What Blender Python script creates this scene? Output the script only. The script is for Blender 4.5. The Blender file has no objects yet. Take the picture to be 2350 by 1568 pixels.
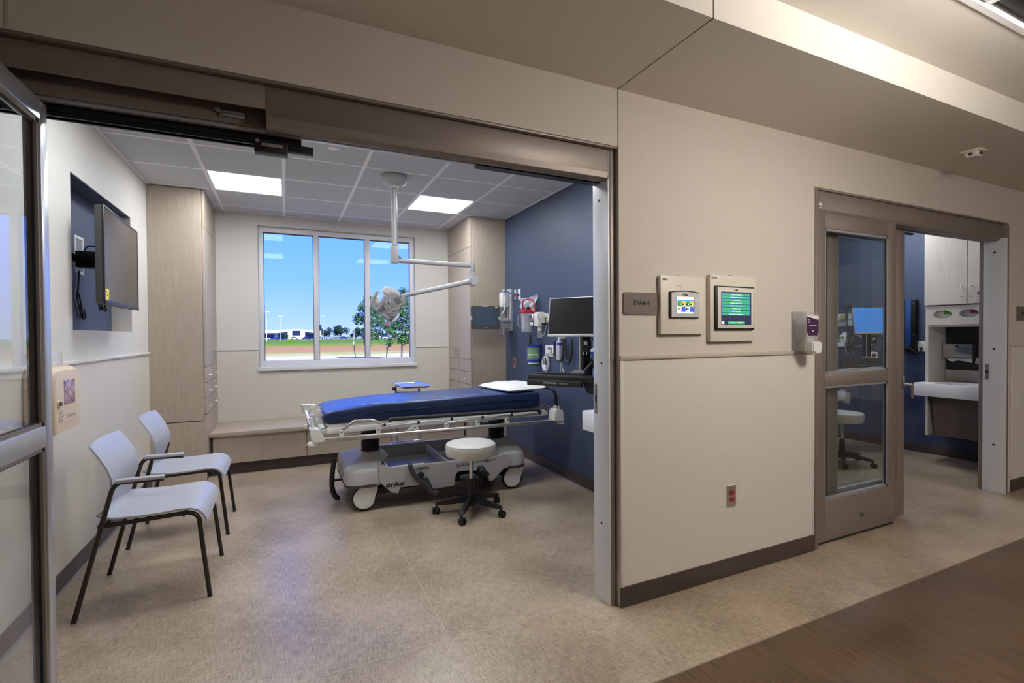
import bpy, bmesh, math, random
from mathutils import Vector, Matrix
random.seed(7)
S = bpy.context.scene
COL = S.collection

# ------------------------------------------------------------------ camera
# world: x along the corridor wall, y into the exam rooms, z up, metres
cam_d = bpy.data.cameras.new('camera'); cam = bpy.data.objects.new('camera', cam_d); COL.objects.link(cam)
cam_d.sensor_width = 36.0; cam_d.lens = 1118.6 / 2350 * 36; cam_d.clip_start = 0.02; cam_d.clip_end = 3000
YAW, PITCH, ROLL = 0.4357, -0.0133, -0.0068
fw = Vector((math.sin(YAW)*math.cos(PITCH), math.cos(YAW)*math.cos(PITCH), math.sin(PITCH)))
rt = fw.cross(Vector((0, 0, 1))).normalized(); up = rt.cross(fw)
rt, up = math.cos(ROLL)*rt + math.sin(ROLL)*up, -math.sin(ROLL)*rt + math.cos(ROLL)*up
cam.matrix_world = Matrix(((rt.x, up.x, -fw.x, 0), (rt.y, up.y, -fw.y, 0), (rt.z, up.z, -fw.z, 1.40), (0, 0, 0, 1)))
S.camera = cam

# ------------------------------------------------------------------ world, sun, exposure
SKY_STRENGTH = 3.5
ROOM_PANEL = 25.0         # emission of the exam-room ceiling panels
HALL_PANEL = 66.0         # emission of the unseen corridor drum lamps
S.view_settings.view_transform = 'Standard'; S.view_settings.look = 'None'
S.view_settings.exposure = 0.0; S.view_settings.gamma = 1.0; S.view_settings.use_curve_mapping = False
S.cycles.max_bounces = 8; S.cycles.transparent_max_bounces = 16
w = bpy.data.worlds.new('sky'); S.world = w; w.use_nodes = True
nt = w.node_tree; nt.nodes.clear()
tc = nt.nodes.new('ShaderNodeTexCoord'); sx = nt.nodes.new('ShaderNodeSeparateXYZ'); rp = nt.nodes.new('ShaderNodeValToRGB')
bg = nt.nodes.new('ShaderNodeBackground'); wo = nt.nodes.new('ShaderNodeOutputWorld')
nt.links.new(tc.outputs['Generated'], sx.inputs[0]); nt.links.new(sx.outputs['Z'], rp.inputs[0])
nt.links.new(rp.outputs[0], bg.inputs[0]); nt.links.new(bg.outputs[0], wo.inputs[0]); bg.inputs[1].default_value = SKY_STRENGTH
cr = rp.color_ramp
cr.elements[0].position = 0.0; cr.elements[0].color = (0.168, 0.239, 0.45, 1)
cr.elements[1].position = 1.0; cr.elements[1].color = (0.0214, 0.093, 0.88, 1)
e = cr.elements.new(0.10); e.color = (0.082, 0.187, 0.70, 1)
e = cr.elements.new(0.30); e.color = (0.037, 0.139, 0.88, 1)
sun_d = bpy.data.lights.new('sun', 'SUN'); sun_d.energy = 7.5; sun_d.angle = 0.009; sun_d.color = (1.0, 0.95, 0.86)
sun = bpy.data.objects.new('sun', sun_d); COL.objects.link(sun)
sun.rotation_euler = Vector((-0.35, 0.75, -1.0)).to_track_quat('-Z', 'Y').to_euler(); sun.location = (0, -20, 40)

# ------------------------------------------------------------------ materials
M = {}
def mat(name, col, rough=0.5, metal=0.0, spec=0.5, vary=0.0, vscale=8.0, bump=0.0, bscale=200.0, stretch=(1, 1, 1), emit=None, estr=0.0, coat=0.0, alpha=1.0, trans=0.0, sheen=0.0):
    m = bpy.data.materials.new(name); m.use_nodes = True
    t = m.node_tree; b = t.nodes['Principled BSDF']
    c4 = (col[0], col[1], col[2], 1)
    b.inputs['Base Color'].default_value = c4; b.inputs['Roughness'].default_value = rough; b.inputs['Metallic'].default_value = metal
    b.inputs['Specular IOR Level'].default_value = spec; b.inputs['Coat Weight'].default_value = coat; b.inputs['Alpha'].default_value = alpha
    b.inputs['Transmission Weight'].default_value = trans
    if emit: b.inputs['Emission Color'].default_value = (*emit, 1); b.inputs['Emission Strength'].default_value = estr
    if vary or bump:
        tc = t.nodes.new('ShaderNodeTexCoord'); mp = t.nodes.new('ShaderNodeMapping'); mp.inputs['Scale'].default_value = stretch
        t.links.new(tc.outputs['Object'], mp.inputs[0])
        if vary:
            n = t.nodes.new('ShaderNodeTexNoise'); n.inputs['Scale'].default_value = vscale; n.inputs['Detail'].default_value = 4
            t.links.new(mp.outputs[0], n.inputs[0])
            r = t.nodes.new('ShaderNodeValToRGB'); r.color_ramp.elements[0].position = 0.3; r.color_ramp.elements[1].position = 0.7
            r.color_ramp.elements[0].color = tuple(max(0, v*(1-vary)) for v in col) + (1,)
            r.color_ramp.elements[1].color = tuple(min(1, v*(1+vary)) for v in col) + (1,)
            t.links.new(n.outputs[0], r.inputs[0]); t.links.new(r.outputs[0], b.inputs['Base Color'])
        if bump:
            n = t.nodes.new('ShaderNodeTexNoise'); n.inputs['Scale'].default_value = bscale; n.inputs['Detail'].default_value = 2
            t.links.new(mp.outputs[0], n.inputs[0])
            bn = t.nodes.new('ShaderNodeBump'); bn.inputs['Strength'].default_value = bump; bn.inputs['Distance'].default_value = 0.002
            t.links.new(n.outputs[0], bn.inputs['Height']); t.links.new(bn.outputs[0], b.inputs['Normal'])
    if emit and estr < 5: m.cycles.emission_sampling = 'NONE'
    M[name] = m
    return m

def cloth_floor(name, dark, light, hatch, rough, streak_only=False):
    """sheet vinyl with woven cross-hatch (or one-way streaks) and soft blotches"""
    m = bpy.data.materials.new(name); m.use_nodes = True; t = m.node_tree; b = t.nodes['Principled BSDF']
    tc = t.nodes.new('ShaderNodeTexCoord')
    def noise(sc, scale, det=3):
        mp = t.nodes.new('ShaderNodeMapping'); mp.inputs['Scale'].default_value = sc; t.links.new(tc.outputs['Object'], mp.inputs[0])
        n = t.nodes.new('ShaderNodeTexNoise'); n.inputs['Scale'].default_value = scale; n.inputs['Detail'].default_value = det
        t.links.new(mp.outputs[0], n.inputs[0]); return n.outputs[0]
    a = noise((1, 16, 1) if not streak_only else (14, 0.6, 1), 16 if not streak_only else 6); c = noise((16, 1, 1) if not streak_only else (40, 1.0, 1), 16 if not streak_only else 5); d = noise((1, 1, 1), 2.2)
    def mth(op, x, y):
        q = t.nodes.new('ShaderNodeMath'); q.operation = op
        for i, v in enumerate((x, y)):
            if isinstance(v, float): q.inputs[i].default_value = v
            else: t.links.new(v, q.inputs[i])
        return q.outputs[0]
    s = mth('ADD', mth('MULTIPLY', mth('ADD', a, c), hatch), mth('MULTIPLY', d, 1.0 - 2*hatch))
    r = t.nodes.new('ShaderNodeValToRGB'); r.color_ramp.elements[0].position = 0.41; r.color_ramp.elements[1].position = 0.59
    r.color_ramp.elements[0].color = (*dark, 1); r.color_ramp.elements[1].color = (*light, 1)
    t.links.new(s, r.inputs[0]); t.links.new(r.outputs[0], b.inputs['Base Color'])
    b.inputs['Roughness'].default_value = rough; b.inputs['Specular IOR Level'].default_value = 0.5
    M[name] = m

def glass(name, tint=(0.95, 0.98, 0.98), ior=1.45, rough=0.0, keep=0.0):
    m = bpy.data.materials.new(name); m.use_nodes = True; t = m.node_tree; t.nodes.clear()
    o = t.nodes.new('ShaderNodeOutputMaterial'); tr = t.nodes.new('ShaderNodeBsdfTransparent'); gl = t.nodes.new('ShaderNodeBsdfGlossy')
    fr = t.nodes.new('ShaderNodeFresnel'); mx = t.nodes.new('ShaderNodeMixShader')
    ge = t.nodes.new('ShaderNodeNewGeometry'); mr = t.nodes.new('ShaderNodeMapRange')      # same reflectance on both faces of the pane
    mr.inputs['To Min'].default_value = ior; mr.inputs['To Max'].default_value = 1/ior
    t.links.new(ge.outputs['Backfacing'], mr.inputs['Value']); t.links.new(mr.outputs[0], fr.inputs[0])
    tr.inputs[0].default_value = (*tint, 1); gl.inputs['Roughness'].default_value = rough
    t.links.new(fr.outputs[0], mx.inputs[0]); t.links.new(tr.outputs[0], mx.inputs[1]); t.links.new(gl.outputs[0], mx.inputs[2]); last = mx
    if keep:                                                    # slightly milky plastic
        df = t.nodes.new('ShaderNodeBsdfDiffuse'); df.inputs[0].default_value = (0.8, 0.82, 0.86, 1); m2 = t.nodes.new('ShaderNodeMixShader'); m2.inputs[0].default_value = keep
        t.links.new(mx.outputs[0], m2.inputs[1]); t.links.new(df.outputs[0], m2.inputs[2]); last = m2
    t.links.new(last.outputs[0], o.inputs[0])
    M[name] = m

WALL = (0.56, 0.50, 0.43)
mat('paint', (0.60, 0.545, 0.485), 0.75, spec=0.25, vary=0.03, vscale=90, bump=0.18, bscale=420)
mat('paint_room', (0.62, 0.585, 0.54), 0.7, spec=0.25, vary=0.02, vscale=60, bump=0.1, bscale=420)
mat('wainscot', (0.68, 0.635, 0.575), 0.6, spec=0.3, vary=0.12, vscale=260, bump=0.4, bscale=300)
mat('wainscot_room', (0.60, 0.55, 0.48), 0.6, spec=0.3, vary=0.06, vscale=200, bump=0.25, bscale=330)
mat('rail_trim', (0.50, 0.44, 0.36), 0.5)
mat('gyp', (0.80, 0.755, 0.69), 0.8, spec=0.2, vary=0.02, vscale=120, bump=0.1, bscale=300)
mat('accent_blue', (0.055, 0.073, 0.125), 0.5, spec=0.4, vary=0.14, vscale=34, bump=0.12, bscale=90, stretch=(1, 1, 9))
mat('ceiling_tile', (0.58, 0.585, 0.60), 0.85, spec=0.15, vary=0.03, vscale=160, bump=0.3, bscale=500)
mat('ceiling_grid', (0.86, 0.86, 0.87), 0.5)
mat('slab', (0.5, 0.5, 0.5), 0.9)
mat('base_vinyl', (0.062, 0.044, 0.036), 0.38, vary=0.06, vscale=20)
mat('frame_alu', (0.24, 0.20, 0.175), 0.45, metal=0.3, vary=0.03, vscale=60)
mat('bright_alu', (0.62, 0.63, 0.66), 0.32, metal=0.75)
mat('jamb_alu', (0.74, 0.74, 0.76), 0.4, metal=0.1)
mat('black_metal', (0.012, 0.012, 0.014), 0.35, metal=0.3)
mat('black_plastic', (0.014, 0.014, 0.016), 0.42)
mat('soft_black', (0.02, 0.021, 0.024), 0.6)
mat('dark_grey', (0.055, 0.055, 0.06), 0.5)
mat('mid_grey', (0.22, 0.22, 0.225), 0.5)
mat('wood', (0.42, 0.345, 0.272), 0.42, vary=0.06, vscale=7, stretch=(9, 9, 0.7), bump=0.05, bscale=60)
mat('wood_h', (0.42, 0.345, 0.272), 0.42, vary=0.06, vscale=7, stretch=(0.7, 9, 9), bump=0.05, bscale=60)
mat('wood_light', (0.58, 0.535, 0.475), 0.45, vary=0.05, vscale=7, stretch=(9, 9, 0.7))
mat('seam_dark', (0.05, 0.035, 0.025), 0.7)
mat('steel', (0.62, 0.61, 0.60), 0.28, metal=1.0)
mat('chrome', (0.75, 0.75, 0.76), 0.13, metal=1.0)
mat('white_plastic', (0.74, 0.74, 0.73), 0.35)
mat('cream_plastic', (0.70, 0.66, 0.57), 0.4)
mat('beige_box', (0.70, 0.645, 0.55), 0.4)
mat('light_arm', (0.43, 0.42, 0.43), 0.35)
mat('grey_shell', (0.40, 0.41, 0.45), 0.38, spec=0.5)
mat('chair_tube', (0.045, 0.036, 0.030), 0.35, metal=0.6)
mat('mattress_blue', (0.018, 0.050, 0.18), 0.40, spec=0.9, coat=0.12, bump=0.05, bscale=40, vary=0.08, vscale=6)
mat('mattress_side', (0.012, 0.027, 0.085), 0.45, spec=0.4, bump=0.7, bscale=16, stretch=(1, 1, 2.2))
mat('mattress_print', (0.35, 0.50, 0.85), 0.5)
mat('pillow', (0.78, 0.77, 0.75), 0.8, bump=0.25, bscale=22)
mat('bed_shell', (0.47, 0.46, 0.455), 0.38, spec=0.5)
mat('bed_white', (0.72, 0.71, 0.67), 0.4)
mat('rubber', (0.018, 0.018, 0.02), 0.6)
mat('vinyl_seat', (0.63, 0.60, 0.56), 0.42)
mat('screen_black', (0.010, 0.010, 0.012), 0.22, spec=0.5)
mat('tv_screen', (0.022, 0.018, 0.017), 0.16, spec=0.7)
mat('silver_plastic', (0.50, 0.50, 0.52), 0.35, metal=0.3)
mat('screen_sky_sheen', (0.02, 0.05, 0.1), 0.3, emit=(0.05, 0.26, 0.80), estr=0.9)  # sky reflection put into the screen as blue emission
mat('tablet_screen', (0.03, 0.05, 0.07), 0.15, emit=(0.05, 0.08, 0.12), estr=0.25)
mat('brass', (0.33, 0.27, 0.15), 0.4); mat('sharps_beige', (0.60, 0.47, 0.34), 0.42); mat('red_plastic', (0.45, 0.012, 0.02), 0.35)
mat('red_outlet', (0.33, 0.02, 0.018), 0.4)
mat('blue_plastic', (0.008, 0.03, 0.28), 0.4)
mat('green_roll', (0.05, 0.22, 0.035), 0.6)
mat('blue_cable', (0.01, 0.05, 0.2), 0.45)
mat('yellow_label', (0.75, 0.62, 0.03), 0.6)
mat('print_black', (0.012, 0.012, 0.012), 0.6)
mat('print_grey', (0.33, 0.30, 0.285), 0.6)
mat('print_white', (0.8, 0.8, 0.8), 0.6)
mat('white_solid', (0.83, 0.83, 0.83), 0.25, spec=0.5)
mat('window_white', (0.66, 0.65, 0.66), 0.4)
mat('sign_plate', (0.145, 0.115, 0.095), 0.45)
mat('sign_edge', (0.30, 0.26, 0.23), 0.5)
mat('purple_label', (0.045, 0.004, 0.05), 0.45)
mat('dark_skirt', (0.11, 0.085, 0.075), 0.5, vary=0.05)
mat('dark_panel', (0.028, 0.026, 0.035), 0.5)
mat('panel_emit', (0.8, 0.8, 0.8), 0.6, emit=(0.90, 0.95, 1.0), estr=ROOM_PANEL)
mat('hall_emit', (0.8, 0.8, 0.8), 0.6, emit=(1.0, 0.925, 0.84), estr=HALL_PANEL)
mat('ui_navy', (0.01, 0.015, 0.05), 0.3, emit=(0.012, 0.012, 0.045), estr=1.0)
mat('ui_green', (0.02, 0.2, 0.08), 0.3, emit=(0.02, 0.36, 0.13), estr=1.0)
mat('ui_white', (0.6, 0.6, 0.6), 0.3, emit=(0.80, 0.86, 0.98), estr=1.0)
mat('ui_blue', (0.02, 0.05, 0.3), 0.3, emit=(0.02, 0.09, 0.55), estr=1.0)
mat('ui_sky', (0.02, 0.2, 0.6), 0.3, emit=(0.05, 0.28, 0.75), estr=1.0)
mat('ui_yellow', (0.5, 0.3, 0.02), 0.3, emit=(0.60, 0.42, 0.06), estr=1.0)
mat('ui_leaf', (0.02, 0.2, 0.02), 0.3, emit=(0.02, 0.26, 0.03), estr=1.0)
mat('sharps_red', (0.34, 0.22, 0.28), 0.12, vary=0.75, vscale=45, bump=1.0, bscale=60)
mat('glove_green', (0.12, 0.38, 0.02), 0.5); mat('glove_pink', (0.50, 0.02, 0.13), 0.5)
mat('leaf', (0.055, 0.15, 0.022), 0.6, vary=0.5, vscale=3); mat('leaf_far', (0.018, 0.05, 0.025), 0.8, vary=0.3, vscale=0.4)
mat('bark', (0.22, 0.19, 0.16), 0.9, vary=0.2); mat('stake', (0.03, 0.07, 0.04), 0.7)
mat('bldg_white', (0.75, 0.78, 0.82), 0.6); mat('bldg_glass', (0.03, 0.05, 0.10), 0.2); mat('bldg_roof', (0.80, 0.82, 0.85), 0.6)
mat('car_white', (0.75, 0.77, 0.8), 0.3); mat('car_dark', (0.02, 0.025, 0.05), 0.3); mat('car_grey', (0.25, 0.27, 0.3), 0.3)
mat('asphalt', (0.16, 0.17, 0.18), 0.9)
cloth_floor('floor_vinyl', (0.232, 0.172, 0.115), (0.490, 0.400, 0.298), 0.36, 0.29)
cloth_floor('floor_dark', (0.068, 0.038, 0.018), (0.140, 0.083, 0.042), 0.40, 0.36, True)
mat('floor_seam', (0.50, 0.42, 0.33), 0.5); mat('dark_seam', (0.22, 0.16, 0.11), 0.5)
glass('pane_glass', (0.985, 0.99, 0.99), 1.16); glass('door_glass', (0.945, 0.97, 0.97), 1.5); glass('clear_plastic', (0.97, 0.97, 0.975), 1.33, 0.05, 0.15)
def bag_mat():
    m = bpy.data.materials.new('bag_film'); m.use_nodes = True; t = m.node_tree; t.nodes.clear()
    o = t.nodes.new('ShaderNodeOutputMaterial'); tr = t.nodes.new('ShaderNodeBsdfTransparent'); p = t.nodes.new('ShaderNodeBsdfPrincipled')
    p.inputs['Base Color'].default_value = (0.75, 0.77, 0.85, 1); p.inputs['Roughness'].default_value = 0.25
    mx = t.nodes.new('ShaderNodeMixShader'); mx.inputs[0].default_value = 0.5
    t.links.new(tr.outputs[0], mx.inputs[1]); t.links.new(p.outputs[0], mx.inputs[2]); t.links.new(mx.outputs[0], o.inputs[0]); M['bag_film'] = m
bag_mat()
def ground_mat():
    m = bpy.data.materials.new('field_ground'); m.use_nodes = True; t = m.node_tree; b = t.nodes['Principled BSDF']
    tc = t.nodes.new('ShaderNodeTexCoord'); sp = t.nodes.new('ShaderNodeSeparateXYZ'); t.links.new(tc.outputs['Object'], sp.inputs[0])
    mp = t.nodes.new('ShaderNodeMapping'); mp.inputs['Scale'].default_value = (0.05, 0.16, 1); t.links.new(tc.outputs['Object'], mp.inputs[0])
    n = t.nodes.new('ShaderNodeTexNoise'); n.inputs['Scale'].default_value = 1.0; n.inputs['Detail'].default_value = 8; n.inputs['Roughness'].default_value = 0.7; t.links.new(mp.outputs[0], n.inputs[0])
    lg = t.nodes.new('ShaderNodeMath'); lg.operation = 'LOGARITHM'; lg.inputs[1].default_value = 10; t.links.new(sp.outputs['Y'], lg.inputs[0])
    ma = t.nodes.new('ShaderNodeMath'); ma.operation = 'MULTIPLY_ADD'; ma.inputs[1].default_value = 0.26; t.links.new(n.outputs[0], ma.inputs[0]); t.links.new(lg.outputs[0], ma.inputs[2])
    mr = t.nodes.new('ShaderNodeMapRange'); mr.inputs['From Min'].default_value = 1.13; mr.inputs['From Max'].default_value = 2.93; t.links.new(ma.outputs[0], mr.inputs['Value'])
    r = t.nodes.new('ShaderNodeValToRGB'); c = r.color_ramp
    def P(y): return (math.log10(y) - 1.0) / 1.8
    c.elements[0].position = 0; c.elements[0].color = (0.50, 0.44, 0.215, 1)
    c.elements[1].position = P(46); c.elements[1].color = (0.52, 0.46, 0.235, 1)
    for y, k in ((52, (0.33, 0.34, 0.10)), (60, (0.37, 0.215, 0.085)), (84, (0.35, 0.20, 0.075)), (98, (0.20, 0.235, 0.045)), (135, (0.11, 0.20, 0.03)), (330, (0.10, 0.17, 0.03))):
        q = c.elements.new(P(y)); q.color = (*k, 1)
    t.links.new(mr.outputs[0], r.inputs[0]); t.links.new(r.outputs[0], b.inputs['Base Color']); b.inputs['Roughness'].default_value = 1; b.inputs['Specular IOR Level'].default_value = 0.0
    M['field_ground'] = m
ground_mat()

# ------------------------------------------------------------------ mesh helpers
class B:
    def __init__(s): s.bm = bmesh.new()
    def _in(s, tmp, mx=None):
        if mx is not None: bmesh.ops.transform(tmp, matrix=mx, verts=tmp.verts)
        me = bpy.data.meshes.new('tmp'); tmp.to_mesh(me); tmp.free(); s.bm.from_mesh(me); bpy.data.meshes.remove(me); return s
    def box(s, x0, x1, y0, y1, z0, z1, bev=0.0, seg=2, mx=None):
        t = bmesh.new(); bmesh.ops.create_cube(t, size=1)
        for v in t.verts: v.co = Vector(((x0+x1)/2 + v.co.x*(x1-x0), (y0+y1)/2 + v.co.y*(y1-y0), (z0+z1)/2 + v.co.z*(z1-z0)))
        if bev: bmesh.ops.bevel(t, geom=t.edges[:], offset=bev, segments=seg, profile=0.5, affect='EDGES')
        return s._in(t, mx)
    def cyl(s, p0, p1, r0, r1=None, n=16, bev=0.0, mx=None):
        p0, p1 = Vector(p0), Vector(p1); r1 = r0 if r1 is None else r1; d = p1 - p0
        t = bmesh.new(); bmesh.ops.create_cone(t, cap_ends=True, segments=n, radius1=r0, radius2=r1, depth=d.length)
        if bev: bmesh.ops.bevel(t, geom=[e for e in t.edges if abs(e.verts[0].co.z - e.verts[1].co.z) < 1e-6], offset=bev, segments=2, affect='EDGES')
        m = Matrix.Translation((p0+p1)/2) @ d.to_track_quat('Z', 'Y').to_matrix().to_4x4()
        return s._in(t, (mx @ m) if mx is not None else m)
    def sph(s, c, r, sc=(1, 1, 1), u=16, v=10, mx=None):
        t = bmesh.new(); bmesh.ops.create_uvsphere(t, u_segments=u, v_segments=v, radius=r)
        m = Matrix.Translation(c) @ Matrix.Diagonal((*sc, 1)); return s._in(t, (mx @ m) if mx is not None else m)
    def tube(s, pts, r, n=10, fil=0.0, closed=False, mx=None, fs=5):
        P = [Vector(p) for p in pts]
        if fil: P = fillet(P, fil, fs)
        t = bmesh.new(); rings = []; N = len(P); nv = None
        for i, p in enumerate(P):
            if closed: d = (P[(i+1) % N] - P[i-1]).normalized()
            else: d = ((P[min(i+1, N-1)] - P[i]).normalized() + (P[i] - P[max(i-1, 0)]).normalized()).normalized()
            if nv is None: nv = d.orthogonal().normalized()
            nv = (nv - d*nv.dot(d)).normalized(); b2 = d.cross(nv)
            rr = r[i] if isinstance(r, (list, tuple)) else r
            rings.append([t.verts.new(p + (nv*math.cos(2*math.pi*k/n) + b2*math.sin(2*math.pi*k/n))*rr) for k in range(n)])
        for i in range(N if closed else N-1):
            a, b = rings[i], rings[(i+1) % N]
            for k in range(n): t.faces.new((a[k], a[(k+1) % n], b[(k+1) % n], b[k]))
        if not closed: t.faces.new(list(reversed(rings[0]))); t.faces.new(rings[-1])
        return s._in(t, mx)
    def lathe(s, prof, mx=None, n=24):
        """profile (r, z) turned about z"""
        t = bmesh.new(); rings = []
        for r, z in prof: rings.append([t.verts.new((max(r, 1e-5)*math.cos(2*math.pi*k/n), max(r, 1e-5)*math.sin(2*math.pi*k/n), z)) for k in range(n)])
        for a, b in zip(rings, rings[1:]):
            for k in range(n): t.faces.new((a[k], a[(k+1) % n], b[(k+1) % n], b[k]))
        t.faces.new(list(reversed(rings[0]))); t.faces.new(rings[-1])
        bmesh.ops.remove_doubles(t, verts=t.verts, dist=1e-5)
        return s._in(t, mx)
    def prism(s, poly, a0, a1, axis='y', bev=0.0, mx=None):
        """2-D outline extruded along an axis: axis y -> (x,z), x -> (y,z), z -> (x,y)"""
        def co(p, a): return {'y': (p[0], a, p[1]), 'x': (a, p[0], p[1]), 'z': (p[0], p[1], a)}[axis]
        t = bmesh.new(); A = [t.verts.new(co(p, a0)) for p in poly]; Bv = [t.verts.new(co(p, a1)) for p in poly]; n = len(poly)
        t.faces.new(A); t.faces.new(list(reversed(Bv)))
        for k in range(n): t.faces.new((A[k], Bv[k], Bv[(k+1) % n], A[(k+1) % n]))
        bmesh.ops.recalc_face_normals(t, faces=t.faces)
        if bev: bmesh.ops.bevel(t, geom=[e for e in t.edges if len(e.link_faces) == 2 and e.calc_face_angle(0) > 0.6], offset=bev, segments=2, affect='EDGES')
        return s._in(t, mx)
    def loft(s, secs, n=6, mx=None):
        """stack of rounded rectangles (z, x0, x1, y0, y1, r)"""
        t = bmesh.new(); rings = []
        for z, x0, x1, y0, y1, r in secs:
            ring = []
            for cx, cy, a0 in ((x1-r, y1-r, 0), (x0+r, y1-r, 90), (x0+r, y0+r, 180), (x1-r, y0+r, 270)):
                for k in range(n+1):
                    a = math.radians(a0 + 90*k/n); ring.append(t.verts.new((cx + r*math.cos(a), cy + r*math.sin(a), z)))
            rings.append(ring)
        L = len(rings[0])
        for a, b in zip(rings, rings[1:]):
            for k in range(L): t.faces.new((a[k], a[(k+1) % L], b[(k+1) % L], b[k]))
        t.faces.new(list(reversed(rings[0]))); t.faces.new(rings[-1])
        return s._in(t, mx)
    def sheet(s, grid, thick, mx=None):
        """a curved panel: grid of points, given thickness along its normals"""
        t = bmesh.new(); V = [[t.verts.new(p) for p in row] for row in grid]
        for i in range(len(V)-1):
            for j in range(len(V[0])-1): t.faces.new((V[i][j], V[i+1][j], V[i+1][j+1], V[i][j+1]))
        bmesh.ops.recalc_face_normals(t, faces=t.faces); t.normal_update()
        bmesh.ops.solidify(t, geom=t.faces[:], thickness=thick)
        return s._in(t, mx)

def fillet(P, r, n=5):
    out = [P[0]]
    for a, b, c in zip(P, P[1:], P[2:]):
        u, v = (a-b), (c-b); d = min(r, u.length*0.49, v.length*0.49); p, q = b + u.normalized()*d, b + v.normalized()*d
        for k in range(n+1):
            f = k/n; out.append(p*(1-f)**2 + b*2*f*(1-f) + q*f*f)
    out.append(P[-1]); return out

def root_of(o):
    while o.parent: o = o.parent
    return o
def obj(name, b, m, parent=None, sharp=38):
    me = bpy.data.meshes.new(name); b.bm.to_mesh(me); b.bm.free()
    if parent is None:
        vs = me.vertices; n = len(vs); co = [0.0]*(3*n); vs.foreach_get('co', co)
        xs, ys, zs = co[0::3], co[1::3], co[2::3]; off = Vector(((min(xs)+max(xs))/2, (min(ys)+max(ys))/2, min(zs)))
    else: off = root_of(parent).location.copy()
    me.transform(Matrix.Translation(-off))
    for p in me.polygons: p.use_smooth = True
    me.set_sharp_from_angle(angle=math.radians(sharp))
    me.materials.append(M[m])
    o = bpy.data.objects.new(name, me); COL.objects.link(o)
    if parent is None: o.location = off
    else: o.parent = parent
    return o
SPLIT = {'gauge', 'lead', 'lid_port', 'jack', 'cross_bar', 'base_runner', 'foot_strap', 'pole_socket', 'brick_plug', 'sticker_print', 'seam', 'filler', 'lens', 'outlet_label', 'port', 'slot', 'gasket', 'wall_angle', 'tail', 'label_mark', 'latch_slot', 'window_frame', 'catch_screw', 'clip'}
_obj = obj
def obj(name, b, m, parent=None, sharp=38):
    if parent is None or name not in SPLIT: return _obj(name, b, m, parent, sharp)
    left = set(b.bm.verts); first = None; groups = []
    while left:
        st = [left.pop()]; comp = set(st)
        while st:
            for e_ in st.pop().link_edges:
                for v in e_.verts:
                    if v in left: left.discard(v); comp.add(v); st.append(v)
        groups.append(comp)
    for comp in groups:
        nb = B(); mp = {v: nb.bm.verts.new(v.co) for v in comp}
        for f in {f for v in comp for f in v.link_faces}: nb.bm.faces.new([mp[v] for v in f.verts])
        o = _obj(name, nb, m, parent, sharp); first = first or o
    return first
def tag(o, label, cat, group=None):
    o['label'] = label; o['category'] = cat
    if group: o['group'] = group
    return o
def thing(name, label, cat, loc=(0, 0, 0), group=None):
    o = bpy.data.objects.new(name, None); COL.objects.link(o); o.location = loc; o.empty_display_size = 0.05
    return tag(o, label, cat, group)
def struct(name, b, m, parent=None):
    o = obj(name, b, m, parent)
    if parent is None: o['kind'] = 'structure'
    return o
def root_struct(name, loc=(0, 0, 0)):
    o = bpy.data.objects.new(name, None); COL.objects.link(o); o.location = loc; o['kind'] = 'structure'; o.empty_display_size = 0.05
    return o
def copy_tree(o, parent=None):
    c = o.copy(); COL.objects.link(c); c.parent = parent
    for ch in list(o.children): copy_tree(ch, c)
    return c
def dup(o, delta, label, rotz=None):
    c = copy_tree(o); c.location = o.location + Vector(delta); c['label'] = label
    if rotz is not None: c.rotation_euler = (0, 0, rotz)
    return c
def frame_mx(o, xa, ya, za=None):
    xa, ya = Vector(xa).normalized(), Vector(ya).normalized(); za = xa.cross(ya) if za is None else Vector(za)
    return Matrix(((xa.x, ya.x, za.x, o[0]), (xa.y, ya.y, za.y, o[1]), (xa.z, ya.z, za.z, o[2]), (0, 0, 0, 1)))
def text(body, size, mx, m, parent, ext=0.0006, name='lettering', align='CENTER', sx=1.0, bold=0.0):
    c = bpy.data.curves.new('t', 'FONT'); c.body = body; c.size = size; c.extrude = ext; c.align_x = align; c.align_y = 'CENTER'; c.offset = bold; c.resolution_u = 3
    o = bpy.data.objects.new('t', c); COL.objects.link(o)
    me = bpy.data.meshes.new_from_object(o); bpy.data.objects.remove(o); bpy.data.curves.remove(c)
    b = B(); b.bm.from_mesh(me); bpy.data.meshes.remove(me)
    bmesh.ops.transform(b.bm, matrix=mx @ Matrix.Diagonal((sx, 1, 1, 1)), verts=b.bm.verts)
    return obj(name, b, m, parent)
def marks(n, w, h, mx, m, parent, seed=1, ext=0.0006):
    """a line of small strokes where the print is too small to read"""
    rnd = random.Random(seed); b = B(); x = -w/2; st = w/n
    for k in range(n):
        if rnd.random() > 0.14: b.box(x+st*0.12, x+st*(0.45+0.35*rnd.random()), -h/2, h*(0.1+0.4*rnd.random()), -ext, ext, mx=mx)
        x += st
    o = obj('fine_print', b, m, parent); o['kind'] = 'stuff'; return o
def face_y(x, y, z): return frame_mx((x, y, z), (1, 0, 0), (0, 0, 1))          # faces -y (towards the corridor)
def face_px(x, y, z): return frame_mx((x, y, z), (0, 1, 0), (0, 0, 1))         # faces +x
def face_nx(x, y, z): return frame_mx((x, y, z), (0, -1, 0), (0, 0, 1))        # faces -x

# ------------------------------------------------------------------ the setting
XL, XR, YF, YK, YB, ZC = -1.149, 2.468, 2.016, 2.19, 6.356, 2.819
XR2, XL2 = 6.70, 2.60
ZS, YS, ZH = 2.637, 1.41, 2.81
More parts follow.
